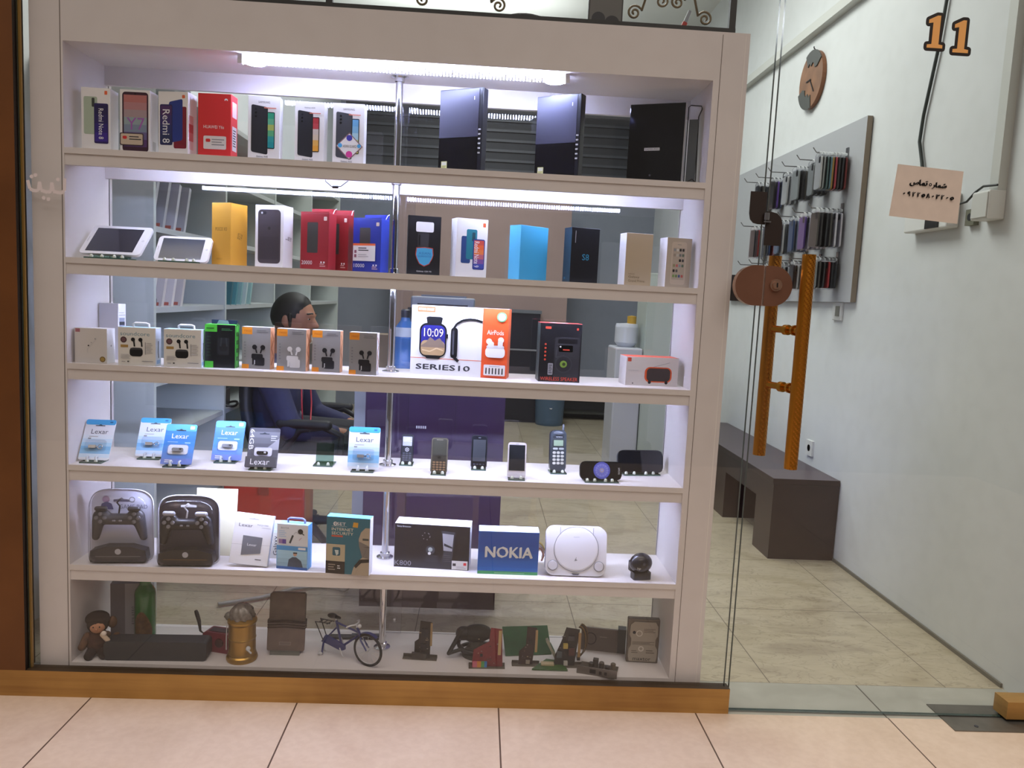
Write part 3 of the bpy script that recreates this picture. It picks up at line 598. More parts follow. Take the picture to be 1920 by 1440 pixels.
def buds(x, y, rz, w, label, white=0):
    b, f = carton(w, .035, .122, mat('#8b8887', .5), mat('#d9a47c', .5) if white < 2 else WHITE, T=mat('#f0efee', .4)); c = f['F']; O = mat('#e08c26', .45); k = '#1d1c1f' if white != 1 else '#dcdadb'; K = mat(k, .35)
    c.rr(0, .82, .36, .985, .005, O); c.text('recci', .2, .91, .24, .06, mat('#b05a12')); c.rr(0, .0, .25, .105, .005, O); c.lines(.52, .86, .92, .94, 2, mat('#6c6a6a')); c.lines(.08, .25, .14, .66, 6, mat('#747273'))
    c.rr(.44, .08, .80, .28, .05, K); c.rr(.34, .24, .74, .36, .05, K); c.rect(.37, .1, .42, .25, K); c.rr(.38, .12, .76, .28, .04, K); c.rect(.44, .11, .47, .21, SIL)
    for q, s in ((.45, 1), (.74, -1)): c.ell(q, .52, .085, K); c.line([(q+.03*s, .50), (q+.08*s, .38)], .05, K)
    f['R'].line([(.2, .1), (.8, .3), (.2, .5), (.8, .7), (.2, .9)], .2, mat('#b07a50')); return put(b, 'earbud_box', label, 'box', x, y, z, rz, 'grey and orange earbud boxes')
buds(.507, .081, -5, .084, 'grey earbud box with orange corners, next to the green box')
buds(.612, .066, -5, .086, 'grey earbud box with orange corners picturing white earbuds', 1)
buds(.709, .076, -3, .082, 'grey earbud box with orange corners, between two similar boxes')
buds(.820, .048, -3, .080, 'grey earbud box with orange corners, next to the chrome pole', 2)
b, f = carton(.293, .07, .207, mat('#e4e3e3', .45), mat('#d85a2c', .4), T=WHITE, L=WHITE); c = f['F']; OR = mat('#dc5526', .45)
c.rect(.735, 0, 1, 1, OR); c.rect(0, .235, .735, .243, OR); [c.text('SERIES10', .34+q, .115+q, .56, .075, INK) for q in (-.003, 0, .003)]; c.rr(.06, .905, .245, .985, .01, ORG); c.text('FITPRO SMART', .152, .945, .16, .035, WHITE)
for i in range(4): c.ring(.31+i*.105, .94, .014, .005, ORG); c.line([(.303+i*.105, .955), (.317+i*.105, .925)], .004, ORG)
c.poly([(.17, .72), (.31, .72), (.325, .83), (.30, .845), (.18, .845), (.155, .83)], BLACK); c.poly([(.10, .35), (.17, .235), (.30, .235), (.36, .35)], BLACK)
c.rr(.09, .26, .37, .75, .075, BLACK); c.rr(.105, .285, .355, .72, .06, mat('#2b2a78', .3)); c.rr(.105, .285, .355, .50, .05, mat('#a88c66')); c.poly([(.107, .42), (.16, .47), (.2, .55), (.25, .50), (.3, .54), (.353, .44), (.353, .40), (.107, .40)], mat('#7c6a5a')); c.line([(.12, .36), (.2, .34), (.27, .39), (.34, .36)], .012, mat('#d0b48c')); c.rect(.37, .54, .385, .60, BLACK); c.text('10:09', .235, .615, .20, .12, mat('#e8dcc0'))
c.rr(.415, .26, .485, .70, .03, BLACK); c.rr(.43, .3, .45, .66, .01, DGREY); n = [(.44, .68), (.47, .755), (.53, .81), (.60, .83), (.67, .825), (.735, .80)]; c.line(n, .022, BLACK); c.line([(.455, .27), (.50, .215)], .03, BLACK)
c.text('AirPods', .87, .66, .17, .065, mat('#f4e6dc')); c.rr(.775, .30, .975, .45, .04, WHITE); c.rr(.785, .43, .965, .475, .02, mat('#d4d2d4')); c.ell(.81, .53, .03, WHITE); c.ell(.93, .555, .03, WHITE); c.rr(.80, .44, .86, .53, .02, mat('#dedcde')); c.rr(.90, .44, .95, .55, .02, mat('#dedcde')); c.ell(.93, .885, .05, mat('#e8e8e4')); c.ring(.93, .885, .05, .012, mat('#5a9a6a')); c.ell(.93, .885, .028, mat('#c8d8e4'))
c.rr(.765, .04, .985, .195, .01, PAPER); c.lines(.82, .165, .93, .18, 1, GREY)
for i in range(6): c.rr(.785+i*.033, .06, .797+i*.033, .15, .004, BLACK); c.l -= .95
put(b, 'smartwatch_box', 'large white and orange smartwatch box picturing a watch and earbuds', 'box', 1.097, .141, z, -8)
b, f = carton(.124, .08, .174, mat('#17171a', .35), mat('#2a3a38', .4), T=mat('#d8453c', .5)); c = f['F']; R_ = mat('#c8452e')
c.rr(.12, .90, .26, .94, .01, R_); c.rr(.87, .89, .92, .93, .01, R_); c.rr(.36, .06, .97, .77, .05, mat('#26262a')); c.rr(.44, .66, .9, .74, .02, BLACK); c.rr(.46, .52, .80, .63, .02, mat('#0a0a0c', .1)); c.rr(.56, .545, .72, .565, .005, R_); c.ell(.5, .605, .02, WHITE); c.line([(.42, .6), (.4, .42), (.6, .46)], .03, mat('#38383c')); c.ell(.59, .31, .21, mat('#1c1c20')); c.ring(.59, .31, .21, .03, mat('#2e2e33')); c.ell(.59, .31, .085, mat('#6e8c34')); c.ell(.6, .31, .04, mat('#2c3818')); c.rr(.22, .12, .34, .32, .02, GREY); c.lines(.24, .14, .32, .3, 5, DGREY)
for i in range(5): c.ell(.14, .38+i*.065, .025, R_); c.l -= .9
c.text('WIRELESS SPEAKER', .5, .055, .9, .06, mat('#d04a30')); f['T'].rr(.25, .2, .7, .8, .1, mat('#f0a8a0'))
t = put(b, 'speaker_box', 'black wireless speaker box with red top on the third shelf', 'box', 1.391, .105, z, 2)
b, f = carton(.160, .08, .086, mat('#cdc7c6', .5), mat('#dcd6d4', .5), T=mat('#d85a44', .5)); c = f['F']; c.rr(.025, .83, .095, .97, .01, mat('#b8452e')); c.rr(.36, .13, .88, .66, .10, mat('#c8501e')); c.rr(.40, .17, .85, .62, .07, mat('#332826', .6)); c.line([(.52, .66), (.83, .83)], .008, GREY); c.lines(.04, .5, .24, .56, 1, LG); c.ell(.46, .13, .03, BLACK); c.ell(.78, .13, .03, BLACK); c.rect(.13, .06, .15, .1, INK)
put(b, 'speaker_box', 'small white speaker box with orange top, right end of the third shelf', 'box', 1.668, .110, z, 4)
# ------------------------------------------------------------------ fourth shelf: memory stick cards and old phones on glass stands
z = Z[3]; USBG = 'memory stick cards on the fourth shelf'
def lexar(x, y, rz, w, h, lean, style, label, lab2, holes=1):
    stand(x, y, z, rz, w*.72, h*.55, (-.2, .2), 'small glass stand under the '+lab2, lean)
    t = thing('memory_card_pack', label, 'memory stick pack', (x, y, z), rz, USBG)
    body = {'w': '#e4e8f0', 'b': '#3f7fc4', 'g': '#55565e'}[style]
    b = slab(w, h, .0012, body, .006); c = b.cv((-w/2, -.0001, 0), (1, 0, 0), (0, 0, 1), w, h)
    if style == 'w':
        c.grad(.0, .06, 1, .80, ['#cfe2f2', '#8fc4ea', '#7fbce8', '#a8d2ee', '#c9e0f2', '#dde8f2', '#e4e8f0', '#e6e9f0']); c.rr(0, .87, 1, 1, .07, mat('#4aa6dc')); c.text('Lexar', .52, .70, .56, .115, mat('#54586a')); c.lines(.2, .55, .5, .6, 1, LG); c.rect(.18, .51, .28, .54, GREY); c.rect(.80, .92, .9, .955, mat('#2c6c9c'))
    elif style == 'b':
        c.grad(0, .0, 1, .86, ['#6a7fc0', '#5b86c8', '#4a86cc', '#3f84cc', '#3a7cc4', '#3f82ca']); c.rr(0, .83, 1, 1, .07, mat('#5cb0e0')); c.text('Lexar', .50, .70, .54, .12, WHITE); c.lines(.12, .53, .45, .57, 1, mat('#9cc4e8')); c.rect(.68, .52, .86, .55, mat('#9cc4e8')); c.rr(.17, .25, .82, .48, .08, mat('#dfe3ea')); c.lines(.12, .03, .4, .12, 2, WHITE); c.rr(.78, .87, .93, .96, .02, mat('#c8e4f2'))
    else:
        c.grad(0, .30, 1, .9, ['#4c4d55', '#585961', '#66676f', '#74757e']); c.poly([(1, .45), (1, .75), (.55, .44)], mat('#9a9aa4')); c.text('64GB', .10, .70, .52, .14, WHITE, -90); c.rr(.22, .28, .80, .50, .07, mat('#dcdbe4')); c.lines(.72, .66, .92, .82, 3, mat('#c4c4cc'))
    c.poly([(.34, .835), (.66, .835), (.66, .855), (.56, .86), (.5, .885), (.44, .86), (.34, .855)], mat('#2c3440' if style != 'w' else '#4a5460'))
    o = lean_part(b, 'card', t, lean, -.004, .0065, 0)
    b = B(); K = {'w': '#d0ccc4', 'b': '#a8acb4', 'g': '#1c1c20'}[style]; u = mat(K, .25, .7 if style != 'g' else .0)
    if style == 'w': b.cb(-.008, -.006, h*.31, .020, .006, .009, u); b.tube([(.014+.0065*math.cos(2*PI*i/14), -.006, h*.31+.0065*math.sin(2*PI*i/14)) for i in range(14)], .0011, M_CHROME, 6, closed=True); b.cb(.005, -.006, h*.31, .008, .002, .003, M_CHROME)
    else: b.prism(rr_pts(.032, .010, .004, 4, -.016, h*.36-.006), (0, -.003, 0), (1, 0, 0), (0, 0, 1), .005, u, u) ; b.cb(.008, -.0085, h*.36, .006, .001, .005, BLACK if style != 'g' else SIL)
    b.build('memory_stick', o)
    b = B(); b.prism(rr_pts(w*.66, h*.27, .006, 4, -w*.33, h*.21), (0, -.0005, 0), (1, 0, 0), (0, 0, 1), .010, M_PLAST); b.build('blister', o, bevel=.002)
    for q in (-.2, .2): x0 = q*w*.72; B().tube([(x0, -.012, -.004), (x0, -.014, .004), (x0, -.004, .009)], .003, mat('#c6ccd4', .2), 8).build('clip', o)
    if style == 'g':
        b = B(); b.box(-w/2, w/2, -.016, -.001, -.002, .028, mat('#4a4b52'), {'T': mat('#dedde6')}); c = b.cv((-w/2, -.016, -.002), (1, 0, 0), (0, 0, 1), w, .03); c.text('Lexar', .48, .5, .62, .55, WHITE); b.build('lower_label', o)
lexar(.048, .045, 2, .085, .125, 30, 'w', 'pale blue memory stick card, far left of the fourth shelf', 'far left memory stick card')
lexar(.180, .120, 3, .089, .122, 28, 'w', 'white and pale blue memory stick card, second from left, set back', 'second memory stick card')
lexar(.290, .030, 2, .088, .122, 28, 'b', 'blue memory stick card standing in front of the white one', 'front blue memory stick card')
lexar(.408, .110, 3, .088, .124, 28, 'b', 'blue memory stick card behind the dark grey one', 'rear blue memory stick card')
lexar(.533, .035, 2, .088, .118, 24, 'g', 'dark grey memory stick card with 64GB lettering', 'dark grey memory stick card')
lexar(.824, .06, 0, .092, .125, 12, 'w', 'white memory stick card standing alone left of the chrome pole', 'lone white memory stick card')
stand(.698, .125, z, 0, .058, .062, (-.25, .25), 'empty glass stand between the grey card and the pole', 12, .065)
def oldphone(x, y, rz, label, lean, w, h, th, body, kind, lab2, edge=None, dz=.004, sw=None):
    land = kind in ('L1', 'L2'); sw = sw or w*.9
    stand(x, y, z, rz, sw, h*(.62 if not land else .55), (-.42, -.2, .12, .32) if land else (-.26, .26), 'glass stand under the '+lab2, lean)
    t = thing('mobile_phone', label, 'phone', (x, y, z), rz, 'old phones on the fourth shelf')
    b = slab(w, h, th, body, w*.14 if kind not in ('N',) else w*.3, .3, edge); c = b.cv((-w/2, -.0002, 0), (1, 0, 0), (0, 0, 1), w, h)
    o = lean_part(b, 'case', t, lean, -.005, dz+.001)
    return t, o, w, h
def face(o, w, h): b = B(); return b, b.cv((-w/2, -.0004, 0), (1, 0, 0), (0, 0, 1), w, h)
def keys(o, w, h, rows, cols, u0, v0, u1, v1, m, r=.35):
    for i in range(rows):
        for j in range(cols):
            kw, kh = (u1-u0)*w/cols, (v1-v0)*h/rows; b = B(); b.prism(rr_pts(kw*.82, kh*.72, kh*r, 4, -w/2+u0*w+kw*(j+.09), v0*h+kh*(i+.14)), (0, -.0003, 0), (1, 0, 0), (0, 0, 1), .0012, m); b.build('key', o)
t, o, w, h = oldphone(.942, .175, 0, 'small grey keypad phone right beside the chrome pole', 14, .036, .090, .012, '#2a2b30', 'K', 'small keypad phone', sw=.042)
b, c = face(o, w, h); c.rr(.10, .60, .9, .92, .05, mat('#b8bac8', .1)); c.lines(.12, .74, .88, .9, 4, WHITE); b.build('screen', o); b, c = face(o, w, h); c.ring(.5, .47, .17, .05, SIL); c.ell(.5, .47, .06, SIL); b.build('navigation_ring', o); keys(o, w, h, 4, 3, .1, .06, .9, .38, mat('#5c5e66', .25))
t, o, w, h = oldphone(1.048, .062, 0, 'bronze keypad phone on a glass stand, near the shelf front', 14, .050, .104, .012, '#3c3932', 'K', 'bronze keypad phone', '#b8b4a4')
b, c = face(o, w, h); c.rr(.03, .02, .97, .985, .12, mat('#a09a88', .25, .5)); c.rr(.07, .03, .93, .965, .1, mat('#37352f', .3)); c.rr(.12, .52, .88, .92, .03, mat('#4a4a42', .12)); c.rr(.3, .93, .7, .95, .02, mat('#8a8676')); b.build('screen', o); b, c = face(o, w, h); c.rr(.33, .36, .67, .5, .05, SIL); c.rr(.41, .395, .59, .465, .03, BLACK); b.build('navigation_pad', o); keys(o, w, h, 4, 4, .1, .05, .9, .33, mat('#9a7f62', .3, .3))
t, o, w, h = oldphone(1.167, .15, 0, 'black touch phone with rounded corners, set back', 10, .050, .100, .012, '#202226', 'T', 'black rounded touch phone', '#8a8c90')
b, c = face(o, w, h); c.rr(.06, .03, .94, .97, .14, mat('#17181c', .15)); c.rr(.11, .2, .89, .87, .02, mat('#3c3e42', .1)); c.rr(.42, .92, .58, .935, .02, GREY); b.build('screen', o); keys(o, w, h, 1, 4, .12, .07, .88, .14, mat('#2e3036', .25))
t, o, w, h = oldphone(1.279, .035, 0, 'white framed touch phone near the shelf front', 14, .055, .104, .011, '#d9d3d8', 'T', 'white framed touch phone', '#e4dee4')
b, c = face(o, w, h); c.rr(.07, .20, .93, .93, .02, mat('#26282c', .12)); c.rr(.42, .95, .58, .962, .02, GREY); b.build('screen', o)
t, o, w, h = oldphone(1.412, .14, 6, 'tall dark brick phone with antenna and big keypad', 8, .050, .128, .022, '#363b40', 'N', 'brick phone', '#2a2e33', sw=.05)
b, c = face(o, w, h); c.rr(.14, .80, .86, .87, .08, mat('#22262a')); c.text('NOKIA', .55, .835, .4, .03, SIL); c.rr(.14, .60, .86, .78, .05, mat('#2a2f2c')); c.rr(.2, .62, .8, .76, .03, mat('#8fa288', .2)); b.build('screen', o); keys(o, w, h, 1, 2, .12, .52, .88, .585, mat('#b4b8b4', .3), .5); keys(o, w, h, 4, 3, .12, .16, .88, .50, mat('#c9c8bc', .3), .5)
B().tube([(w*.33, .010, h-.004), (w*.33, .010, h+.016), (w*.33, .010, h+.019)], [.0042, .0036, .002], mat('#2a2e33', .4), 10).build('antenna', o); B().ell((0, -.001, h*.93), (.016, .003, .006), mat('#565c62', .25)).build('earpiece', o)
def wide(x, y, rz, label, lab2, w, h, lean, art):
    t, o, w, h = oldphone(x, y, rz, label, lean, w, h, .009, '#141418', 'L1', lab2, '#4a4c50', sw=w*.8)
    b, c = face(o, w, h); c.rr(.02, .04, .98, .96, .06, mat('#0c0d12', .06, coat=.4))
    if art:
        c.ell(.52, .52, .20, mat('#5a5fb4', .3)); c.ell(.52, .52, .155, mat('#7c80cc', .3)); c.ell(.52, .52, .11, mat('#6a6ec0', .3)); c.ell(.52, .52, .05, mat('#b89c7c'))
        for i in range(14): a = 2*PI*i/14; c.line([(.52, .52), (.52+.17*math.cos(a), .52+.34*math.sin(a))], .006, mat('#9ea2e0')); c.l -= .9
        c.text('SAMSUNG', .93, .5, .36, .045, SIL, -90)
    b.build('screen', o)
wide(1.532, .045, 4, 'black phone lying sideways with a blue round picture', 'black phone with blue picture', .128, .056, 13, 1)
wide(1.676, .165, 8, 'large plain black phone lying sideways, right end of the fourth shelf', 'plain black sideways phone', .150, .072, 14, 0)

# ------------------------------------------------------------------ fifth shelf
z = Z[4]
def arch(w, h, r, n=8):
    p = [(-w/2+r, 0), (w/2-r, 0)]
    for i in range(n+1): t = -PI/2+PI/2*i/n; p.append((w/2-r+r*math.cos(t), r+r*math.sin(t)))
    for i in range(n*2+1): t = PI*i/(2*n); p.append((w/2*math.cos(t)**1 if 0 else w/2*math.copysign(abs(math.cos(t))**.55, math.cos(t)), h-w*.30+w*.30*math.sin(t)**.8))
    for i in range(n+1): t = PI+PI/2*i/n; p.append((-w/2+r+r*math.cos(t), r+r*math.sin(t)))
    return p
def gamepad_mesh(m):
    b = B(); b.cap((-.034, 0, .0), (.034, 0, .0), .017, .017, m); b.ell((-.046, 0, .006), (.027, .015, .025), m); b.ell((.046, 0, .006), (.027, .015, .025), m)
    b.cap((-.056, 0, -.005), (-.066, .006, -.055), .018, .011, m); b.cap((.056, 0, -.005), (.066, .006, -.055), .018, .011, m); return b
def pad_pack(x, y, rz, w, h, label, card, dark):
    t = thing('gamepad_blister_pack', label, 'gamepad', (x, y, z), rz, 'game controllers in blister packs')
    b = B(); b.prism(arch(w, h, .02), (0, .006, 0), (1, 0, 0), (0, 0, 1), -.002, mat(card, .5)); c = b.cv((-w/2, .0058, 0), (1, 0, 0), (0, 0, 1), w, h)
    c.poly([(.36, .83), (.62, .83), (.62, .86), (.52, .87), (.49, .89), (.46, .87), (.36, .86)], mat('#55506a' if not dark else '#d8d8da'))
    if not dark: c.text('GAME PAD', .68, .76, .46, .06, mat('#7a7a90')); c.ell(.24, .86, .06, mat('#a88aa8')); c.poly([(.14, .72), (.36, .72), (.33, .80), (.25, .83), (.17, .80)], mat('#5a5a80')); c.ring(.66, .86, .05, .015, GREY)
    else: c.poly([(.16, .74), (.36, .70), (.34, .80), (.27, .84), (.20, .82)], mat('#2b2324')); c.ell(.28, .86, .05, mat('#4a3a34'))
    b.build('backing_card', t)
    g = B(); g.__dict__.update(gamepad_mesh(mat('#46464c' if not dark else '#1b1a20', .35)).__dict__); o = g.build('gamepad', t, (0, -.022, h*.62), remesh=.003)
    for sx in (-1, 1):
        for i in range(4):
            a = PI/2*i; b = B(); b.lathe([(.0058, 0), (.0055, .004), (.0001, .0055)], mat('#77777e' if not dark else '#8a8a92', .25), 12, (sx*.046+.0115*math.cos(a), -.0135, .008+.0115*math.sin(a)), 'Y'); b.build('button', o)
        b = B(); b.cap((sx*.034, -.012, .034), (sx*.056, -.012, .034), .007, .007, mat('#b8bac8' if dark else '#3a3a40', .3)); b.build('shoulder_button', o)
    for q in (-.009, .009): B().cb(q, -.0175, .0, .008, .003, .004, mat('#8a8a90')).build('menu_button', o)
    B().tube([(0, 0, .018), (.004, -.004, .04), (-.004, -.004, .05), (.006, -.002, .062)], .0025, BLACK if not dark else SIL, 8).build('cord', o)
    b = B(); D = mat('#37363b' if not dark else '#1c191a', .35); b.prism([(-w*.44, 0), (w*.44, 0), (w*.46, .01), (w*.44, .034), (w*.2, .046), (-w*.2, .046), (-w*.44, .034), (-w*.46, .01)], (0, -.034, .006), (1, 0, 0), (0, 0, 1), -.035, D); c = b.cv((-w/2, -.034, .006), (1, 0, 0), (0, 0, 1), w, .05)
    c.ell(.5, .62, .05, mat('#b9b9c0')); c.lines(.14, .3, .86, .36, 1, GREY if not dark else mat('#8a6a34')); b.build('lower_tray', t, bevel=.003)
    b = B(); a = arch(w, h, .02); N = len(a); vs = []
    for k, (q, s) in enumerate(((.004, 1.02), (-.02, .985), (-.036, .93), (-.044, .82))):
        for p in a: vs.append((p[0]*s, q, (p[1]-h*.46)*s+h*.46))
    fs = [(k*N+i, k*N+(i+1) % N, (k+1)*N+(i+1) % N, (k+1)*N+i) for k in range(3) for i in range(N)]
    b.add(vs, fs, M_PLAST, True); b.add(vs[3*N:], [list(range(N))], M_PLAST); b.build('clear_shell', t)
    b = B(); b.tube([(p[0]*1.02, .004, (p[1]-h*.46)*1.02+h*.46) for p in a], .0018, mat('#d4d4de', .15), 6, closed=True); b.build('shell_rim', t)
pad_pack(.125, .05, 6, .172, .212, 'light blister pack with a grey gamepad, far left of its shelf', '#cfcfdc', 0)
pad_pack(.322, .042, 4, .170, .203, 'dark blister pack with a black gamepad, second on its shelf', '#332b2c', 1)
b = B(); b.at((0, 0, 0), rx=-.12); b.box(-.062, .062, 0, .002, 0, .205, mat('#cfc8ac', .6)); put(b, 'cream_card', 'cream card leaning behind the dark gamepad pack', 'card', .372, .118, z, 0)
b = B(); b.at((0, 0, .008), rx=-.18, ry=.09); b.box(-.056, .056, 0, .018, 0, .148, mat('#ecebef', .5), {'F': WHITE}); c = b.cv((-.056, 0, 0), (1, 0, 0), (0, 0, 1), .112, .148)
c.poly([(0, .38), (1, .42), (1, .415), (0, .375)], LG); c.text('Lexar', .30, .77, .36, .065, mat('#44464e'), 0); c.text('NQ100', .74, .80, .28, .035, GREY); c.lines(.72, .74, .96, .76, 1, LG); c.poly([(.36, .90), (.62, .90), (.62, .915), (.52, .92), (.49, .94), (.46, .92), (.36, .915)], mat('#c4c4ca'))
c.poly([(.28, .18), (.78, .245), (.78, .56), (.27, .57)], mat('#74757c', .35)); c.text('Lexar', .53, .40, .24, .05, WHITE); c.lines(.66, .1, .82, .14, 1, INK)
put(b, 'drive_box', 'white card box with a grey drive picture, tilted slightly', 'box', .500, .024, z, 0)
b, f = carton(.060, .03, .112, mat('#d9d3c6', .5), WHITE, T=WHITE); f['F'].rect(0, .72, 1, 1, mat('#d9e2de')); f['F'].rect(0, .80, 1, .83, WHITE); f['F'].text('Galaxy', .62, .36, .54, .30, INK, 90); f['F'].text('SAMSUNG', .28, .34, .4, .09, GREY, 90)
put(b, 'phone_box', 'white phone box with sideways lettering behind the tilted drive box', 'box', .553, .125, z, 0)
t = thing('microphone_box', 'light blue microphone box with a handle on the fifth shelf', 'box', (.632, .038, z), -8)
BL = mat('#4f97d2', .45); b, f = carton(.094, .035, .136, mat('#dcdde0', .5), mat('#5ca4de', .45), T=mat('#8cc4ee')); c = f['F']; c.text('BOYA', .26, .91, .26, .04, GREY); c.lines(.06, .7, .3, .86, 4, mat('#a8c4dc')); c.rect(.06, .56, .3, .66, mat('#9a7aa8')); c.rect(.18, .56, .3, .66, mat('#5a3f98')); c.line([(.42, .58), (.52, .76)], .06, mat('#2c3434')); c.ell(.76, .85, .085, BLACK); c.line([(.80, .82), (.88, .78)], .03, BLACK); c.line([(.72, .66), (.80, .72)], .03, mat('#c8b0b8')); c.line([(.54, .78), (.62, .84), (.7, .8)], .01, GREY)
c.rect(0, 0, 1, .52, mat('#7cb8e4', .4)); c.rect(0, .42, 1, .52, BL); c.rect(0, .0, 1, .06, mat('#2c5c9c')); c.grad(.02, .06, .98, .42, ['#8fb0c4', '#9cc0d4', '#a4cce0', '#a8d0e4']); c.poly([(.36, .06), (.40, .22), (.52, .28), (.64, .28), (.80, .2), (.86, .06)], mat('#3f4a5a')); c.ell(.60, .34, .06, mat('#c49a84')); c.rect(.54, .355, .67, .385, mat('#2c2422')); c.rr(.70, .45, .94, .50, .01, WHITE); b.build('box_body', t, bevel=.0008)
b = B(); b.tube([(-.02, 0, .135), (-.02, 0, .146), (-.014, 0, .15), (.024, 0, .15), (.031, 0, .146), (.031, 0, .135)], .0032, mat('#7c86b4', .3), 8); b.build('handle', t)
b, f = carton(.129, .035, .170, mat('#1d6a80', .4), WHITE, T=mat('#6cc0ea', .4)); c = f['F']
c.rr(.12, .84, .46, .92, .05, mat('#1d6a80')); c.ring(.2, .88, .045, .014, WHITE); c.text('ESET', .31, .88, .26, .055, WHITE); c.rr(.12, .835, .47, .838, .0, WHITE); c.text('INTERNET', .37, .785, .50, .05, mat('#e4e0cc')); c.text('SECURITY', .37, .715, .50, .05, mat('#e4e0cc')); c.rr(.12, .65, .38, .68, .0, mat('#c8553c')); c.poly([(.60, .84), (.72, .835), (.73, .92), (.62, .925)], mat('#d8a030'))
c.rect(0, .22, .44, .52, mat('#bfb094')); c.rr(.15, .32, .33, .47, .03, mat('#1d5a70')); c.poly([(.2, .42), (.29, .42), (.29, .35), (.24, .32)], mat('#cfd8d4')); c.rect(0, 0, .44, .22, mat('#241a18')); c.lines(.06, .05, .22, .18, 3, mat('#9a8c80')); c.lines(.27, .08, .34, .16, 2, WHITE)
c.poly([(.60, 0), (.64, .12), (.72, .22), (.84, .32), (.80, .42), (.76, .52), (.75, .64), (.80, .76), (.90, .84), (1, .84), (1, 0)], mat('#b0a08c')); c.poly([(.84, .32), (.80, .42), (.76, .52), (.76, .60), (1, .52), (1, .3)], mat('#7a7470')); c.rect(.84, .62, .98, .655, mat('#3c4440')); c.rect(.88, .5, 1, .51, mat('#5a4c44')); c.poly([(.66, .16), (.78, .28), (1, .30), (1, .24), (.82, .22), (.70, .12)], mat('#2a2422'))
put(b, 'software_box', 'teal security software box with a bald face at its right edge', 'box', .798, .012, z, -7)
b, f = carton(.228, .07, .136, mat('#16151a', .3), mat('#d8d8de', .4), T=WHITE); c = f['F']; c.text('Sony Ericsson', .12, .93, .18, .05, SIL); c.text('K800', .12, .10, .22, .11, mat('#8a8a94')); c.poly([(.62, .88), (.80, .86), (.78, .38), (.77, .14), (.64, .16), (.66, .38)], mat('#3a3c44', .25)); c.poly([(.635, .82), (.785, .80), (.77, .42), (.655, .43)], mat('#a4a6b0', .2)); c.poly([(.66, .6), (.77, .52), (.77, .48), (.66, .54)], mat('#34363e')); c.lines(.66, .17, .76, .34, 4, DGREY); c.ell(.48, .43, .06, mat('#3c4048')); c.ell(.48, .44, .03, mat('#a8b4b8')); c.ell(.47, .35, .02, WHITE); c.rr(.41, .16, .59, .32, .01, mat('#26262c'))
for i in range(8): c.ell(.42+.05*math.cos(i), .74+.08*math.sin(i), .006, GREY); c.l -= .9
o = put(b, 'phone_box', 'wide black phone box with white top right of the pole', 'box', 1.039, .10, z, -4)
b = B(); c = b.cv((.062, -.0358, .002), (1, 0, 0), (0, 0, 1), .048, .027); c.rect(0, 0, 1, 1, PAPER); c.rect(.06, .4, .26, .7, INK); c.rect(.74, .5, .92, .8, RED); c.lines(.3, .1, .9, .4, 2, LG); b.build('price_sticker', o)
b, f = carton(.181, .06, .132, mat('#1f55a8', .4), mat('#2a62b4', .4), T=mat('#cfe4f4', .4)); c = f['F']; c.grad(0, .0, 1, 1, ['#1f66b8', '#1f60b0', '#1e58a8', '#1e4f9c', '#1e4a94', '#1e4a90']); c.rect(0, 0, 1, .075, mat('#3f9a5c')); [c.text('NOKIA', .51+q, .52+q, .78, .25, mat('#dcdcd8')) for q in (-.008, -.003, .003, .008)]; c.lines(.28, .02, .78, .05, 1, mat('#9cd4ac'))
for u, v, r in ((.2, .5, .12), (.55, .6, .15), (.8, .4, .1)): f['T'].ell(u, v, r, WHITE)
put(b, 'phone_box', 'blue phone box with large white lettering and green foot', 'box', 1.267, .066, z, 0)
t = thing('game_console', 'white round-cornered game console leaning on its edge', 'console', (1.472, .045, z), 0)
PS = '#dcdae0'
b = slab(.184, .146, .03, PS, .026, .4); o = lean_part(b, 'body', t, 9, -.012, .004, .005)
b = B(); b.lathe([(.0001, .0018), (.062, .0018), (.066, .0010), (.067, -.001)], mat('#e0dee4', .4), 48, (0, 0, .080), 'Y'); c = b.cv((-.06, -.0019, .02), (1, 0, 0), (0, 0, 1), .12, .12); c.text('SONY', .5, .80, .16, .025, GREY); c.poly([(.46, .20), (.54, .22), (.48, .27)], GREY); c.line([(.5, .22), (.5, .3)], .012, GREY); b.build('disc_lid', o)
b = B(); b.tube([(  .0672*math.cos(2*PI*i/48), -.0008, .080+.0672*math.sin(2*PI*i/48)) for i in range(48)], .0009, GREY, 5, closed=True); b.build('lid_seam', o)
for sx in (-1, 1): B().lathe([(.0001, .002), (.013, .002), (.0145, .0), (.0145, -.002)], mat('#d2d0d8', .4), 28, (sx*.070, -.0005, .030), 'Y').tube([(sx*.070+.0152*math.cos(2*PI*i/28), -.001, .03+.0152*math.sin(2*PI*i/28)) for i in range(28)], .0008, GREY, 5, closed=True).build('round_button', o)
for sx in (-1, 1): B().tube([(sx*.05, -.0008, .146-.001), (sx*.05, -.0008, .125), (sx*.047, -.0008, .12)], .0007, GREY, 5).build('panel_seam', o)
B().prism([(-.012, .004), (.012, .004), (.008, .0), (-.008, 0)], (0, -.0015, .0035), (1, 0, 0), (0, 0, 1), .002, mat('#4a4a50')).build('front_notch', o)
b = B()
for i, k in enumerate(('#c8b06a', '#b8a8a0', '#c89080')): b.tube([(-.02+i*.004, .02, .05), (-.028, .01, .07-i*.008), (-.02, 0, .084-i*.01), (-.006, -.002, .075-i*.008), (.004, .01, .055-i*.01), (.0, .03, .012)], .0032, mat(k, .3, .3), 8)
put(b, 'audio_cable', 'tangle of coloured audio plugs behind the white console', 'cable', 1.378, .11, z, 0)
t = thing('webcam', 'small black round webcam on a base at the right end of its shelf', 'webcam', (1.672, .042, z), 12)
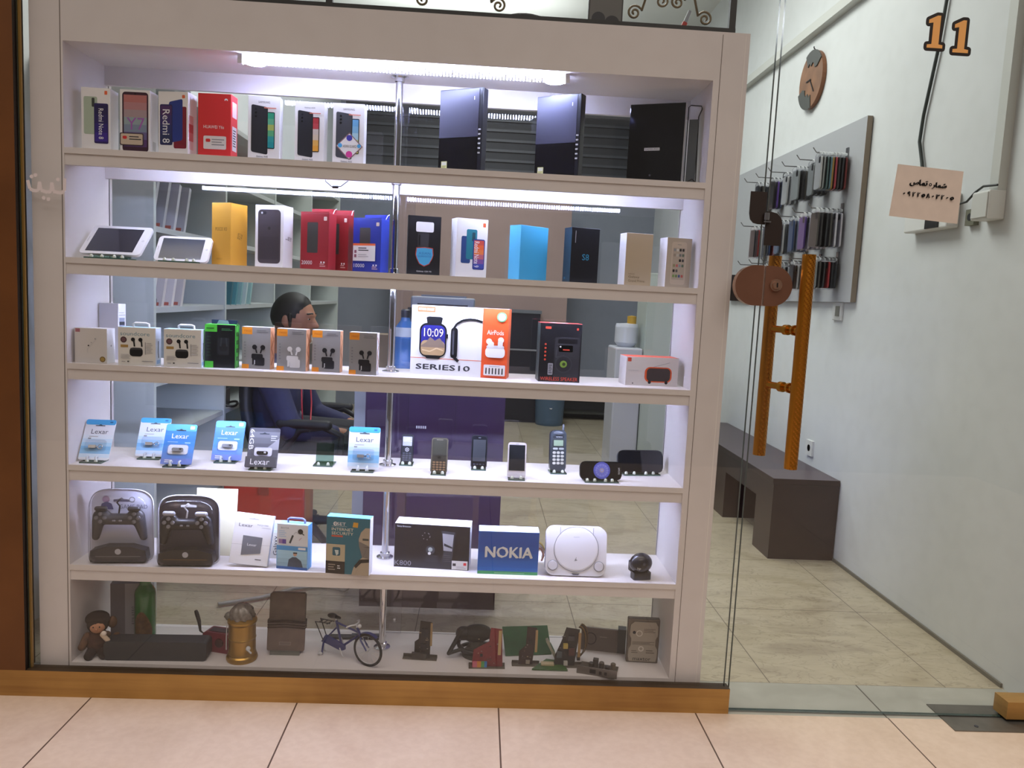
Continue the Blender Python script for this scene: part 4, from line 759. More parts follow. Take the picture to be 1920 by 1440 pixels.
b = B(); b.ell((-.002, 0, .048), (.036, .024, .031), mat('#1c1c22', .22), 24, 14); b.build('head', t); b = B(); c = b.cv((-.03, -.0255, .03), (1, 0, 0), (0, 0, 1), .05, .03); c.text('hp', .25, .3, .24, .3, SIL); c.ell(.55, .75, .09, DGREY); b.build('lens', t); b = B(); b.prism(rr_pts(.056, .034, .006, 4, -.028, -.017), (0, 0, 0), (1, 0, 0), (0, 1, 0), .022, mat('#141418', .25)); b.build('base', t, bevel=.002); b = B(); b.box(-.03, .03, .01, .03, .018, .05, mat('#16161a', .3)); b.build('rear_hinge', t, bevel=.003)
# ------------------------------------------------------------------ bottom compartment
z = Z[5]
t = thing('plush_doll', 'small brown plush doll sitting in the bottom left corner', 'doll', (.052, .05, z), 14)
FUR = mat('#4a2f22', .95, noise=.45, nscale=90); FUR2 = mat('#5f4330', .95, noise=.4, nscale=80); HAIR = mat('#2a1c16', .95, noise=.4, nscale=70); SK = mat('#b07c5c', .7)
b = B(); b.ell((0, 0, .045), (.032, .026, .04), FUR); b.cap((-.012, -.012, .02), (-.018, -.032, .012), .015, .013, HAIR); b.cap((.014, -.012, .02), (.022, -.032, .012), .015, .013, HAIR); b.cap((-.026, -.004, .062), (-.038, -.02, .036), .012, .011, FUR2); b.cap((.026, -.004, .062), (.024, -.026, .07), .012, .010, FUR2); b.build('body', t)
o = B().ell((.002, -.004, .098), (.03, .026, .028), HAIR).build('head', t); b = B(); b.ell((.004, -.02, .094), (.021, .013, .018), SK); b.ell((.004, -.033, .092), (.004, .003, .004), SK); b.build('face', o)
b = B(); 
for q in (-.005, .012): b.ell((q, -.032, .099), (.002, .0015, .0025), BLACK)
b.build('eyes', o); B().ell((.0, .004, .112), (.034, .03, .022), HAIR).build('hair', o); b = B(); b.cap((.02, -.034, .076), (.034, -.034, .058), .007, .007, mat('#cbb49c', .8)); b.ell((.024, -.036, .08), (.008, .006, .008), mat('#e0d2c4')); b.build('bottle_toy', t); B().ell((.038, .012, .095), (.014, .012, .018), FUR2).cap((.038, .014, .03), (.05, .01, .05), .014, .012, FUR2).build('tuft', t)
b, f = carton(.085, .05, .178, mat('#77727a', .6), mat('#55505a', .6)); c = f['F']; c.rect(.5, 0, 1, 1, mat('#a5a3aa', .5)); c.text('SONY XPERIA'.replace('SONY XPERIA', 'K E N  X E R O'), .78, .42, .32, .10, INK, 90)
put(b, 'upright_box', 'tall dull grey box standing left of the green bottle', 'box', .078, .19, z, 8)
t = thing('green_bottle', 'green glass bottle with a brown label on the bottom shelf', 'bottle', (.148, .155, z))
GRN = mat('#14702a', .12, coat=.3); B().lathe([(.026, 0), (.031, .004), (.031, .152), (.029, .164), (.022, .176), (.0165, .184), (.0165, .196), (.019, .199), (.019, .206), (.0145, .208)], GRN, 32).build('glass_body', t)
b = B(); vs = []; n = 14
for i in range(n+1):
    a = math.radians(-82+100*i/n); hgt = .055*math.sin(PI*min(1, (i+.5)/n*.85+.12)); 
    vs += [(.0316*math.sin(a), -.0316*math.cos(a), .022+(.0 if 0 else .01*(1-i/n))), (.0316*math.sin(a), -.0316*math.cos(a), .05+hgt)]
b.add(vs, [(2*i, 2*i+2, 2*i+3, 2*i+1) for i in range(n)], mat('#6c4a22', .7, noise=.5, nscale=60), True); o = b.build('label', t); o.rotation_euler = (0, 0, .75)
t = thing('speaker_bar', 'long dark grey speaker bar lying at the front of the bottom shelf', 'speaker', (.232, .05, z), 2)
b = B(); b.prism(rr_pts(.296, .058, .012, 5, -.148, 0), (0, -.03, 0), (1, 0, 0), (0, 0, 1), -.055, mat('#2f3032', .75, noise=.15, nscale=200), mat('#26272a', .5)); b.build('grille', t, bevel=.003); 
for q in (-.11, .11): B().cb(q, -.0, -.0005, .03, .03, .002, BLACK).build('foot', t)
t = thing('compact_camera', 'dark red compact camera with a wrist strap beside the gold barrel', 'camera', (.395, .105, z), -14)
b = B(); b.prism(rr_pts(.095, .062, .014, 5, -.0475, 0), (0, -.02, .0), (1, 0, 0), (0, 0, 1), -.045, mat('#7a2233', .35)); b.build('body', t, bevel=.004); b = B(); b.box(-.03, .03, -.012, .014, .061, .0635, mat('#33161c', .3)); b.build('top_plate', t); B().lathe([(.014, 0), (.013, .004), (.0001, .005)], mat('#3c1a22', .2), 20, (.01, -.02, .032), 'Y').build('lens', t)
b = B(); b.tube([(-.047, .0, .045), (-.06, .0, .047), (-.07, .004, .05), (-.085, .02, .072), (-.10, .03, .092), (-.106, .034, .098)], [.002, .002, .0035, .006, .0065, .005], mat('#1c1e22', .7), 8); b.build('wrist_strap', t)
t = thing('brass_lantern', 'gold barrel shaped lantern wrapped in crinkled plastic', 'lantern', (.478, .052, z))
GO = mat('#ab853f', .28, .75, noise=.12, nscale=14); B().lathe([(.044, 0), (.046, .006), (.044, .014), (.040, .018), (.0415, .022), (.040, .026), (.0395, .066), (.041, .069), (.0395, .072), (.0395, .112), (.043, .118), (.043, .124), (.036, .128), (.03, .13)], GO, 36).build('barrel', t)
b = B(); rnd = random.Random(3)
def crk(d): k = 1+.13*math.sin(9*math.atan2(d.y, d.x)+5*d.z)+rnd.uniform(-.05, .05); return Vector((d.x*k, d.y*k, d.z))
b.ell((0, 0, .138), (.034, .034, .036), mat('#87807a', .25, .2, noise=.4, nscale=60), 30, 14, crk); b.ell((-.04, .01, .128), (.016, .014, .013), mat('#8c8a82', .3, .2, noise=.4, nscale=60), 14, 8, crk); b.build('wrapped_dome', t)
b = B(); b.lathe([(.007, 0), (.006, .006), (.0001, .008)], SIL, 12, (.028, -.033, .048), 'Y'); b.cap((.028, -.042, .048), (.038, -.042, .038), .003, .003, SIL); b.build('tap', t); b = B(); b.tube([(-.042, -.01, .12), (-.0445, -.008, .07), (-.0445, -.008, .03)], .0018, SIL, 6); b.build('side_wire', t)
t = thing('leather_wallet', 'upright brown leather wallet with a strap wound around it', 'wallet', (.598, .095, z), 0)
LEA = mat('#6a5c52', .6, noise=.18, nscale=40); b = B(); b.at((0, 0, .008), rx=-.1); b.prism(rr_pts(.108, .178, .008, 4, -.054, 0), (0, 0, 0), (1, 0, 0), (0, 0, 1), -.018, LEA); b.build('cover', t, bevel=.003)
b = B(); b.at((0, 0, .008), rx=-.1); b.prism(rr_pts(.114, .088, .006, 4, -.057, 0), (0, -.004, 0), (1, 0, 0), (0, 0, 1), -.006, mat('#76665e', .6, noise=.18, nscale=40)); b.build('front_flap', t, bevel=.002)
b = B(); b.at((0, 0, .008), rx=-.1)
for q in (.072, .080, .088, .093): b.tube([(-.058, .006, q), (-.057, -.006, q), (0, -.0065, q+.003), (.057, -.006, q-.001), (.058, .006, q), (.057, .022, q), (-.057, .022, q), (-.058, .006, q)], .0018, mat('#3a2a28', .7), 6)
b.build('cord', t); b = B(); b.at((0, 0, .008), rx=-.1); c = b.cv((-.02, -.0047, .018), (1, 0, 0), (0, 0, 1), .036, .011); c.rect(0, 0, 1, 1, mat('#8c807a')); c.rect(.06, .15, .94, .85, mat('#7a6e68')); b.build('tag', t); B().cb(0, .01, .005, .09, .05, .01, mat('#6a6c66', .3)).build('stand_base', t)
# miniature bicycle
t = thing('toy_bicycle', 'miniature blue bicycle with a black saddle on the bottom shelf', 'toy bicycle', (.785, .062, z), -26)
BLU = mat('#27306e', .3, coat=.3); R0 = .05; fx = .082
o = B().tube([(fx+R0*.93*math.cos(2*PI*i/36), 0, R0+R0*.93*math.sin(2*PI*i/36)) for i in range(36)], .0042, mat('#141416', .7), 8, closed=True).build('tyre', t)
b = B(); b.tube([(fx+R0*.86*math.cos(2*PI*i/36), 0, R0+R0*.86*math.sin(2*PI*i/36)) for i in range(36)], .0016, SIL, 6, closed=True); b.lathe([(.004, -.008), (.004, .008)], SIL, 10, (fx, 0, R0), 'Y')
for i in range(12): a = 2*PI*i/12; b.tube([(fx, 0, R0), (fx+R0*.86*math.cos(a), 0, R0+R0*.86*math.sin(a))], .0006, SIL, 4)
b.build('wheel_rim', t)
b = B(); b.tube([(-.012, 0, .040), (-.035, 0, .118)], .0036, BLU); b.tube([(-.033, 0, .112), (.045, 0, .098)], .0032, BLU); b.tube([(-.012, 0, .040), (.05, 0, .090)], .0036, BLU); b.tube([(.042, 0, .112), (.056, 0, .082)], .0042, BLU); b.tube([(-.03, .004, .1), (-.075, .006, .05)], .0025, BLU); b.tube([(-.012, .004, .040), (-.075, .006, .05)], .0025, BLU)
for s in (-1, 1): b.tube([(.055, 0, .084), (.06, s*.007, .078), (fx, s*.008, R0)], .0026, BLU)
b.tube([(-.075, -.006, .05), (-.08, -.008, .002)], .003, BLU); b.build('frame', t)
b = B(); n = 12
pts = [(fx+(R0+.004)*math.cos(math.radians(55+90*i/n)), (R0+.004)*math.sin(math.radians(55+90*i/n))+R0) for i in range(n+1)]
b.add([(p[0], s*.007, p[1]) for p in pts for s in (-1, 1)], [(2*i, 2*i+1, 2*i+3, 2*i+2) for i in range(n)], BLU, True); b.build('front_mudguard', t)
b = B(); b.prism([(-.085, .042), (-.07, .066), (-.012, .052), (.002, .046), (.002, .034), (-.012, .028), (-.06, .038)], (0, -.006, 0), (1, 0, 0), (0, 0, 1), -.006, BLU); b.build('chain_guard', t, bevel=.001)
b = B(); b.tube([(-.012, -.012, .04), (-.002, -.012, .02), (.006, -.016, .018)], .0018, SIL, 6); b.tube([(-.012, .012, .04), (-.024, .012, .06), (-.03, .016, .06)], .0018, SIL, 6); b.build('crank', t)
b = B(); b.ell((-.05, 0, .130), (.016, .012, .007), BLACK); b.cap((-.05, 0, .130), (-.022, 0, .128), .008, .004, BLACK); b.tube([(-.035, 0, .116), (-.037, 0, .126)], .002, SIL); b.build('saddle', t)
b = B(); b.tube([(.042, 0, .11), (.038, 0, .122)], .003, SIL); b.tube([(.022, -.028, .118), (.032, -.024, .124), (.04, -.01, .123), (.04, .01, .123), (.032, .024, .124), (.022, .028, .118)], .0026, SIL); b.ell((.05, 0, .118), (.006, .006, .006), SIL); b.build('handlebar', t)
b = B()
for s in (-1, 1): b.tube([(-.075, s*.01, .05), (-.10, s*.013, .10), (-.104, s*.013, .104), (-.05, s*.010, .108)], .0016, BLACK, 6)
for q in (-.09, -.075, -.06): b.tube([(q, -.013, .105), (q, .013, .105)], .0014, BLACK, 6)
b.build('rear_carrier', t); B().tube([(-.08, .0, .04), (-.09, .016, .002), (-.085, .018, .002)], .002, SIL, 6).ell((-.084, -.01, .006), (.008, .008, .006), SIL, 8, 6).build('kickstand', t)
b = B(); b.box(-.09, .09, -.012, .012, 0, .008, mat('#1f2226', .4)); b.box(-.02, .085, -.009, .009, .008, .013, mat('#3a3f44', .3)); put(b, 'black_adapter', 'flat black strip lying behind the toy bicycle', 'adapter', .80, .215, z, 2)
# loose circuit boards on metal brackets
PG = 'old circuit boards standing on the bottom shelf'
def board(x, y, rz, base_w, pts, col, label, parts, sy=0):
    t = thing('circuit_board', label, 'circuit board', (x, y, z), rz, PG)
    b = B(); b.box(-base_w/2, base_w/2, -.012, .012, 0, .004, mat('#6e675c', .4, .5)); b.box(-base_w/2, base_w/2, .004, .006, .004, .012, mat('#57524a', .4, .5)); b.build('bracket', t)
    b = B(); b.prism(pts, (0, -.003, .004), (1, 0, 0), (0, 0, 1), -.002, mat(col, .5, noise=.2, nscale=150)); c = b.cv((0, -.0031, .004), (1, 0, 0), (0, 0, 1), 1, 1)
    xs = [p[0] for p in pts]; zs = [p[1] for p in pts]; r = random.Random(int(x*1000))
    for i in range(14): q, s = r.uniform(min(xs)*.7, max(xs)*.7), r.uniform(min(zs)+.006, max(zs)*.9); c.rect(q, s, q+r.uniform(.002, .006), s+r.uniform(.001, .003), mat(r.choice(['#8a8a80', '#2a2624', '#b0a080', '#4c4640']))); c.l -= .9
    b.build('board', t)
    for (nm, x0, x1, z0, z1, d, k) in parts: B().box(x0, x1, -.003-d, -.003, z0, z1, mat(k, .4)).build(nm, t)
    return t
board(1.012, .085, -4, .105, [(-.018, 0), (.030, 0), (.033, .115), (-.002, .118), (-.006, .06), (-.018, .05)], '#2e2824', 'brown upright circuit board alone right of the chrome pole', [('heat_sink', -.025, .02, .005, .022, .012, '#3a342c'), ('chip', .004, .022, .075, .098, .003, '#17161a'), ('chip', .0, .018, .035, .05, .003, '#1c1b1e'), ('edge_strip', .030, .036, .045, .118, .004, '#a08458')])
board(1.218, .04, 2, .110, [(-.046, .0), (.048, .0), (.042, .118), (.008, .122), (.004, .078), (-.042, .052)], '#7c2a2e', 'dark red circuit board with a rainbow coloured connector', [('connector', -.044, -.030, .002, .020, .008, '#c86a7c'), ('connector', -.030, -.018, .002, .020, .008, '#d0883c'), ('connector', -.018, -.008, .002, .020, .008, '#5c9a5a'), ('connector', -.008, .000, .002, .020, .008, '#3c7ab8'), ('edge_strip', .032, .041, .042, .118, .004, '#b89a68'), ('chip', -.022, -.014, .036, .044, .003, '#2a2a2a')])
board(1.338, .062, 0, .085, [(-.022, .0), (.020, .0), (.030, .116), (.0, .120), (-.002, .06), (-.022, .04)], '#33231f', 'narrow brown circuit board in front of the green boards', [('edge_strip', .026, .033, .045, .114, .005, '#a8895c'), ('chip', .004, .018, .07, .085, .003, '#1c1618'), ('capacitor', .0, .012, .008, .018, .008, '#8c8478')])
board(1.462, .06, 2, .10, [(-.036, .0), (.026, .0), (.038, .116), (-.004, .122), (-.018, .075), (-.036, .03)], '#24211f', 'dark circuit board crowded with parts, behind it coiled wire', [('relay', -.012, .002, .062, .076, .010, '#b09a4c'), ('edge_strip', .034, .042, .034, .110, .006, '#9c7c50'), ('chip', .002, .022, .085, .1, .004, '#3a3a3c'), ('capacitor', -.008, .004, .008, .02, .010, '#b4b0a8'), ('chip', -.03, -.014, .03, .05, .004, '#4c5458'), ('coil', .006, .024, .04, .06, .010, '#4a2a26')])
b = B(); b.at((0, 0, .002), rx=-.9); b.box(-.075, .075, 0, .003, 0, .10, mat('#235c36', .5, noise=.15, nscale=60)); put(b, 'green_board', 'large flat green circuit board leaning behind the upright boards', 'circuit board', 1.352, .125, z, 8)
b = B(); b.prism([(-.05, -.03), (.06, -.03), (.045, .03), (.0, .04)], (0, 0, .002), (1, 0, 0), (0, 1, 0), .004, mat('#355c26', .5, noise=.3, nscale=50)); b.box(-.02, .02, -.01, .01, .006, .012, mat('#b8a888', .5)); put(b, 'green_board', 'small bright green board lying flat beside the crowded dark board', 'circuit board', 1.405, .055, z, 0)
b = B(); b.at((0, 0, 0), rx=.0, ry=-.5); b.box(-.004, .004, -.012, .012, 0, .075, mat('#a7a690', .5)); b.box(.004, .006, -.006, .006, .03, .06, mat('#5a8a70')); put(b, 'ribbon_card', 'pale slanting card strip between the green and dark boards', 'card', 1.44, .10, z, 0)
b = B()
for i in range(4): b.tube([(.022*math.cos(a)*1.0+.004*i, .008*i, .060+.05*math.sin(a)) for a in [PI*(-.5+k/10) for k in range(11)]], .0024, mat(['#4a3a24', '#8a6a38', '#2a221c', '#6a5030'][i], .5), 6)
b.box(.0, .01, 0, .03, 0, .014, BLACK); put(b, 'wire_coil', 'coil of brown wire standing behind the crowded dark board', 'wire', 1.502, .10, z, 0)
t = thing('joystick', 'old black steering controller with a coiled cable on the bottom shelf', 'controller', (1.17, .12, z), 10)
BK = mat('#1c1d1b', .45); b = B(); b.cap((-.03, 0, .072), (.05, .01, .062), .022, .018, BK); b.ell((.015, 0, .07), (.05, .03, .028), mat('#262723', .5)); b.cap((-.035, -.01, .085), (-.075, -.02, .018), .008, .006, BK); b.cap((-.075, -.02, .018), (-.04, -.02, .028), .006, .006, BK); b.build('handle', t)
b = B(); b.tube([(.02+.062*math.cos(2*PI*i/30), .0+.04*math.sin(2*PI*i/30), .038+.016*math.sin(2*PI*i/30)) for i in range(30)], .0065, BLACK, 8, closed=True); b.tube([(.02+.055*math.cos(2*PI*i/30), .004+.036*math.sin(2*PI*i/30), .02) for i in range(30)], .006, BLACK, 8, closed=True); b.build('cable_coil', t)
B().lathe([(.045, 0), (.04, .012), (.025, .03), (.02, .05)], mat('#43423a', .5), 24, (.015, 0, .0)).build('base', t)
b = B(); 
for i in range(4): b.cap((.072+.004*i, -.026, .03+.013*i), (.086, -.022, .036+.013*i), .005, .005, SIL if i != 2 else mat('#3a4c9a'))
b.build('plugs', t)
t = thing('battery_pack', 'flat grey metal case with an oval mark, behind the small board', 'battery', (1.582, .17, z), -10)
b = B(); b.at((0, 0, 0), rx=-.25); b.box(-.06, .06, 0, .018, 0, .072, mat('#6c625c', .4, .3, noise=.1)); c = b.cv((-.06, -.0001, 0), (1, 0, 0), (0, 0, 1), .12, .072); c.ring(.26, .52, .16, .025, BLACK); c.lines(.5, .6, .7, .66, 1, mat('#9c948c')); b.build('case', t, bevel=.002); B().box(.058, .084, .0, .03, 0, .08, mat('#2c3434', .4)).build('end_block', t)
t = thing('port_board', 'small circuit board with metal ports lying at the shelf front', 'circuit board', (1.558, .035, z), -16)
b = B(); b.box(-.055, .06, -.03, .035, .004, .007, mat('#4a4030', .5, noise=.2, nscale=80)); b.build('board', t); b = B(); b.box(-.06, .062, -.034, -.031, 0, .024, mat('#77706a', .35, .6)); b.box(-.02, -.002, -.0345, -.0335, .006, .019, BLACK); b.box(.008, .016, -.0345, -.0335, .006, .016, BLACK); b.box(.024, .032, -.0345, -.0335, .006, .016, BLACK); b.build('port_plate', t)
for i, (q, s, k) in enumerate(((-.02, .0, '#2c2823'), (.01, .012, '#4a443c'), (.03, -.008, '#201c1a'), (.045, .015, '#5a5040'))): B().lathe([(.008, 0), (.008, .016), (.006, .018)], mat(k, .4), 14, (q, s, .007)).build('capacitor', t)
b = B(); b.box(-.016, .0, -.0, .016, .007, .034, mat('#3c362e', .4)); b.build('socket', t)
t = thing('hard_disk', 'silver hard disk standing upright at the right end of the bottom shelf', 'hard disk', (1.708, .11, z), -3)
b = B(); b.box(-.05, .05, -.012, .012, 0, .142, mat('#6f675e', .45, .4, noise=.1)); b.build('case', t, bevel=.003)
b = B(); o_ = [(-.042, .006), (.042, .006), (.045, .02), (.045, .045), (.038, .058), (.038, .078), (.044, .09), (.044, .12), (.036, .134), (-.03, .134), (-.042, .124), (-.044, .09), (-.038, .078), (-.038, .058), (-.045, .045), (-.045, .02)]
b.prism(o_, (0, -.012, 0), (1, 0, 0), (0, 0, 1), .0025, mat('#a59d90', .4, .25)); c = b.cv((-.05, -.0146, 0), (1, 0, 0), (0, 0, 1), .1, .142); c.ring(.36, .68, .10, .025, mat('#d4cec4')); c.ring(.44, .33, .09, .04, mat('#cfc8be')); c.ell(.2, .70, .05, INK); c.lines(.5, .70, .86, .80, 3, mat('#6a635a')); c.lines(.15, .42, .85, .5, 3, mat('#6a635a')); c.lines(.14, .22, .34, .30, 2, mat('#6a635a')); c.lines(.6, .22, .86, .32, 2, mat('#6a635a')); c.text('maxtor', .48, .095, .56, .07, INK); b.build('cover_plate', t)
# ------------------------------------------------------------------ right wall
XW = 2.93
def wbox(b, y0, y1, z0, z1, d, m, mats=None): return b.box(XW-d, XW, y0, y1, z0, z1, m, mats)
DUCT = mat('#c3c5bf', .6)
b = B(); wbox(b, .9, 6.0, 2.715, 2.765, .045, DUCT); b.build('cable_duct', label='grey cable duct running along the upper right wall', cat='cable duct')
b = B(); wbox(b, .43, .475, 1.65, 3.5, .032, DUCT); b.build('cable_duct', label='vertical cable duct on the right wall above the small box', cat='cable duct')
t = thing('junction_box', 'white junction box below the vertical duct on the right wall', 'junction box', (XW, .47, 1.552))
B().box(-.06, 0, -.045, .05, 0, .098, mat('#d4d5d0', .5)).build('housing', t, bevel=.004); B().box(-.064, -.06, -.04, .045, .006, .092, mat('#c9cac4', .5)).build('cover', t, bevel=.002)
b = B(); b.tube([(XW-.012, .93, 2.9), (XW-.012, .9, 2.46), (XW-.012, .93, 2.25), (XW-.012, .985, 2.02), (XW-.012, .995, 1.92), (XW-.012, .96, 1.83), (XW-.012, .93, 1.74), (XW-.02, .91, 1.66)], .007, mat('#26302c', .5), 8); b.build('wall_cable', label='dark cable hanging down the right wall behind the number sticker', cat='cable')
b = B(); b.tube([(XW-.03, .68, 1.625), (XW-.03, .60, 1.63), (XW-.04, .54, 1.655), (XW-.05, .48, 1.668), (XW-.04, .42, 1.665)], .004, mat('#2a2e2c', .5), 8); b.build('wall_cable', label='short dark cable between the paper notice and the junction box', cat='cable')
t = thing('alarm_panel', 'white panel with a dark display partly hidden behind the paper notice', 'panel', (XW, .82, 1.545)); B().box(-.05, 0, -.14, .16, 0, .13, mat('#d9dad6', .45)).build('housing', t, bevel=.006); B().box(-.054, -.05, -.09, .0, .004, .05, BLACK).build('display', t)
t = thing('wall_socket', 'dark framed socket just right of the paper notice', 'socket', (XW, .588, 1.545)); B().box(-.02, 0, -.026, .026, 0, .058, mat('#6a6a58', .5)).build('plate', t); B().lathe([(.013, -.002), (.013, 0)], BLACK, 18, (-.02, 0, .03), 'X').build('outlet', t)
t = thing('wall_socket', 'white wall socket under the phone case board', 'socket', (XW, 1.60, 1.17)); B().box(-.012, 0, -.05, .05, 0, .09, mat('#d5d6d2', .4)).build('plate', t, bevel=.003); B().box(-.016, -.012, -.03, .01, .02, .07, mat('#8a8a80', .4)).build('outlet', t)
t = thing('wall_socket', 'small white socket low on the wall above the dark bench', 'socket', (XW, 1.78, .45)); B().box(-.012, 0, -.04, .04, 0, .08, mat('#d5d6d2', .4)).build('plate', t); B().lathe([(.018, 0), (.018, .002)], GREY, 16, (-.012, 0, .04), 'X').build('outlet', t)
# wooden wall clock
t = thing('wall_clock', 'round wooden wall clock with two dark grey patches', 'clock', (XW, 2.155, 2.47))
WOOD = mat('#866044', .5, noise=.3, nscale=12); b = B(); b.at((0, 0, 0)); n = 40
b.prism([(.152*math.cos(2*PI*i/n), .152*math.sin(2*PI*i/n)) for i in range(n)], (-.002, 0, 0), (0, -1, 0), (0, 0, 1), .022, WOOD, mat('#7c4c2a', .5)); b.build('face', t, bevel=.002)
DG = mat('#4a4c48', .5)
for (a0, a1, r0) in ((35, 118, .085), (200, 282, .085)):
    pts = [(.156*math.cos(math.radians(a0+(a1-a0)*i/10)), .156*math.sin(math.radians(a0+(a1-a0)*i/10))) for i in range(11)]+[((r0+.012*math.sin(i*2.3))*math.cos(math.radians(a1-(a1-a0)*i/6)), (r0+.012*math.sin(i*2.3))*math.sin(math.radians(a1-(a1-a0)*i/6))) for i in range(7)]
    B().prism(pts, (-.0245, 0, 0), (0, -1, 0), (0, 0, 1), .005, DG).build('grey_patch', t)
b = B(); b.prism([(-.05, -.004), (.01, -.002), (.01, .004), (-.05, .002)], (-.027, 0, 0), (0, -1, 0), (0, 0, 1), .002, BLACK); b.prism([(-.004, 0), (.004, 0), (.06, -.07), (.055, -.075)], (-.027, 0, 0), (0, -1, 0), (0, 0, 1), .002, BLACK); b.lathe([(.006, .024), (.006, .031)], BLACK, 12, (0, 0, 0), 'X'); b.build('hands', t).scale = (1, 1, 1)
B().tube([(-.002, 0, .152), (-.02, 0, .17), (-.02, 0, .178)], .003, BLACK, 6).build('nail', t)
# dark bench
t = thing('bench', 'long dark brown bench along the right wall', 'bench', (2.765, 1.41, 0))
BR = mat('#2c1b1a', .35, noise=.25, nscale=20); BR2 = mat('#45363c', .32)
b = B(); b.box(-.168, .16, -.005, 1.75, .372, .40, BR, {'T': BR2}); b.build('seat_top', t, bevel=.002)
for y0, y1 in ((0, .22), (.72, 1.06), (1.5, 1.745)): B().box(-.163, .16, y0, y1, 0, .372, BR).build('leg', t)
for y0, y1 in ((.22, .72), (1.06, 1.5)): B().box(-.163, -.145, y0, y1, .265, .372, BR).build('apron', t)
# board of phone cases
t = thing('hook_board', 'pale grey board of hooks carrying phone cases on the right wall', 'board', (XW, 1.43, 1.26))
B().box(-.03, -.004, 0, 1.87, 0, .86, mat('#a9abae', .5), {'F': mat('#8a7d6c', .6)}).build('panel', t)
hooks = []
HY = [1.60, 1.80, 2.0, 2.2, 2.4, 2.6]; HZ = [1.975, 1.71, 1.475]
HM = mat('#8f8f92', .25, .8)
for r, hz in enumerate(HZ):
    for i, hy in enumerate(HY):
        b = B(); y, zz = hy-1.43, hz-1.26; b.tube([(-.03, y, zz), (-.185, y, zz), (-.203, y, zz+.022)], .0028, HM, 6); b.box(-.036, -.03, y-.012, y+.012, zz-.03, zz+.03, HM); b.build('hook', t)
colname = {'#b8bab8': 'clear grey', '#8f9492': 'smoky grey', '#4e6a68': 'teal', '#5c8088': 'pale teal', '#a8812c': 'mustard', '#b03a48': 'pinkish red', '#26282c': 'black', '#7c2c28': 'brick red', '#2c2a2a': 'charcoal', '#5a3f88': 'purple', '#c9c9d2': 'white edged', '#6c7c94': 'slate blue', '#3a4c74': 'navy blue', '#7c7c90': 'lilac grey', '#44403a': 'dark olive', '#a02a2c': 'deep red'}
rows = [
 [['#7c2c28', '#26282c', '#2c2a2a', '#b03a48', '#a8812c', '#5c8088', '#4e6a68', '#8f9492', '#b8bab8'], ['#2c2a2a', '#44403a', '#26282c', '#8f9492'], ['#26282c', '#44403a', '#2c2a2a', '#8f9492'], ['#8f9492', '#b8bab8', '#b8bab8'], ['#3a4c74', '#5a3f88', '#2c2a2a'], ['#44403a', '#26282c', '#44403a', '#26282c']],
 [['#c9c9d2', '#c9c9d2', '#44403a', '#26282c', '#2c2a2a', '#44403a'], ['#c9c9d2', '#c9c9d2', '#7c7c90', '#c9c9d2', '#5a3f88'], ['#3a4c74', '#6c7c94', '#6c7c94', '#3a4c74'], ['#8f9492', '#26282c', '#b8bab8', '#6c7c94'], ['#26282c', '#a02a2c', '#3a4c74', '#26282c'], ['#8f9492', '#b8bab8', '#7c2c28', '#26282c']],
 [['#26282c', '#26282c', '#a02a2c', '#2c2a2a', '#44403a', '#8f9492', '#b8bab8'], ['#b8bab8', '#8f9492', '#2c2a2a'], ['#8f9492', '#b8bab8', '#26282c'], ['#b8bab8', '#8f9492'], ['#3a4c74', '#6c7c94', '#26282c'], ['#26282c', '#8f9492']]]
RN = ['top', 'middle', 'bottom']; HN = ['nearest', 'second', 'third', 'fourth', 'fifth', 'farthest']; PN = ['against the board', 'second out', 'third out', 'fourth out', 'fifth out', 'sixth out', 'seventh out', 'eighth out', 'ninth out']
TABM = mat('#cfd2d0', .3); cm = {}
for r in range(3):
    for i in range(6):
        lst = rows[r][i]; h = (.165, .175, .14)[r]
        for k, colr in enumerate(lst):
            x = XW-.050-(.135/max(6, len(lst)))*k*1.0
            key = (colr, h)
            if key not in cm:
                b = B(); b.prism(rr_pts(.078, h-.012, .012, 4, -.039, -h-.006), (.004, 0, 0), (0, -1, 0), (0, 0, 1), .008, mat(colr, .3, coat=.3), mat('#d6d6dc' if colr == '#c9c9d2' else colr, .3)); b.prism(rr_pts(.022, .03, .006, 3, .008, -.05), (-.0042, 0, 0), (0, -1, 0), (0, 0, 1), .001, mat('#1a1a1c', .3)); o = b.build('phone_case')
                b = B(); b.prism([(-.044, -h-.014), (.044, -h-.014), (.044, -.004), (.008, .006), (-.008, .006), (-.044, -.004)], (-.0055, 0, 0), (0, -1, 0), (0, 0, 1), .0004, M_PLAST); s = b.build('clear_sleeve', o)
                b = B(); b.prism([(-.04, -.012), (.04, -.012), (.04, -.002), (.008, .008), (-.008, .008), (-.04, -.002)], (.0, 0, 0), (0, -1, 0), (0, 0, 1), .001, TABM); q = b.build('hang_tab', o); cm[key] = (o, s, q)
            else:
                src = cm[key]; o = src[0].copy(); COL.objects.link(o)
                for ch in src[1:]: c2 = ch.copy(); COL.objects.link(c2); c2.parent = o
            o.location = (x, HY[i]+random.uniform(-.006, .006), HZ[r]-.004); o.rotation_euler = (random.uniform(-.03, .03), 0, random.uniform(-.12, .06))
            tag(o, '%s phone case on the %s hook of the %s row, %s' % (colname[colr], HN[i], RN[r], PN[k]), 'phone case', 'phone cases hanging on the board')

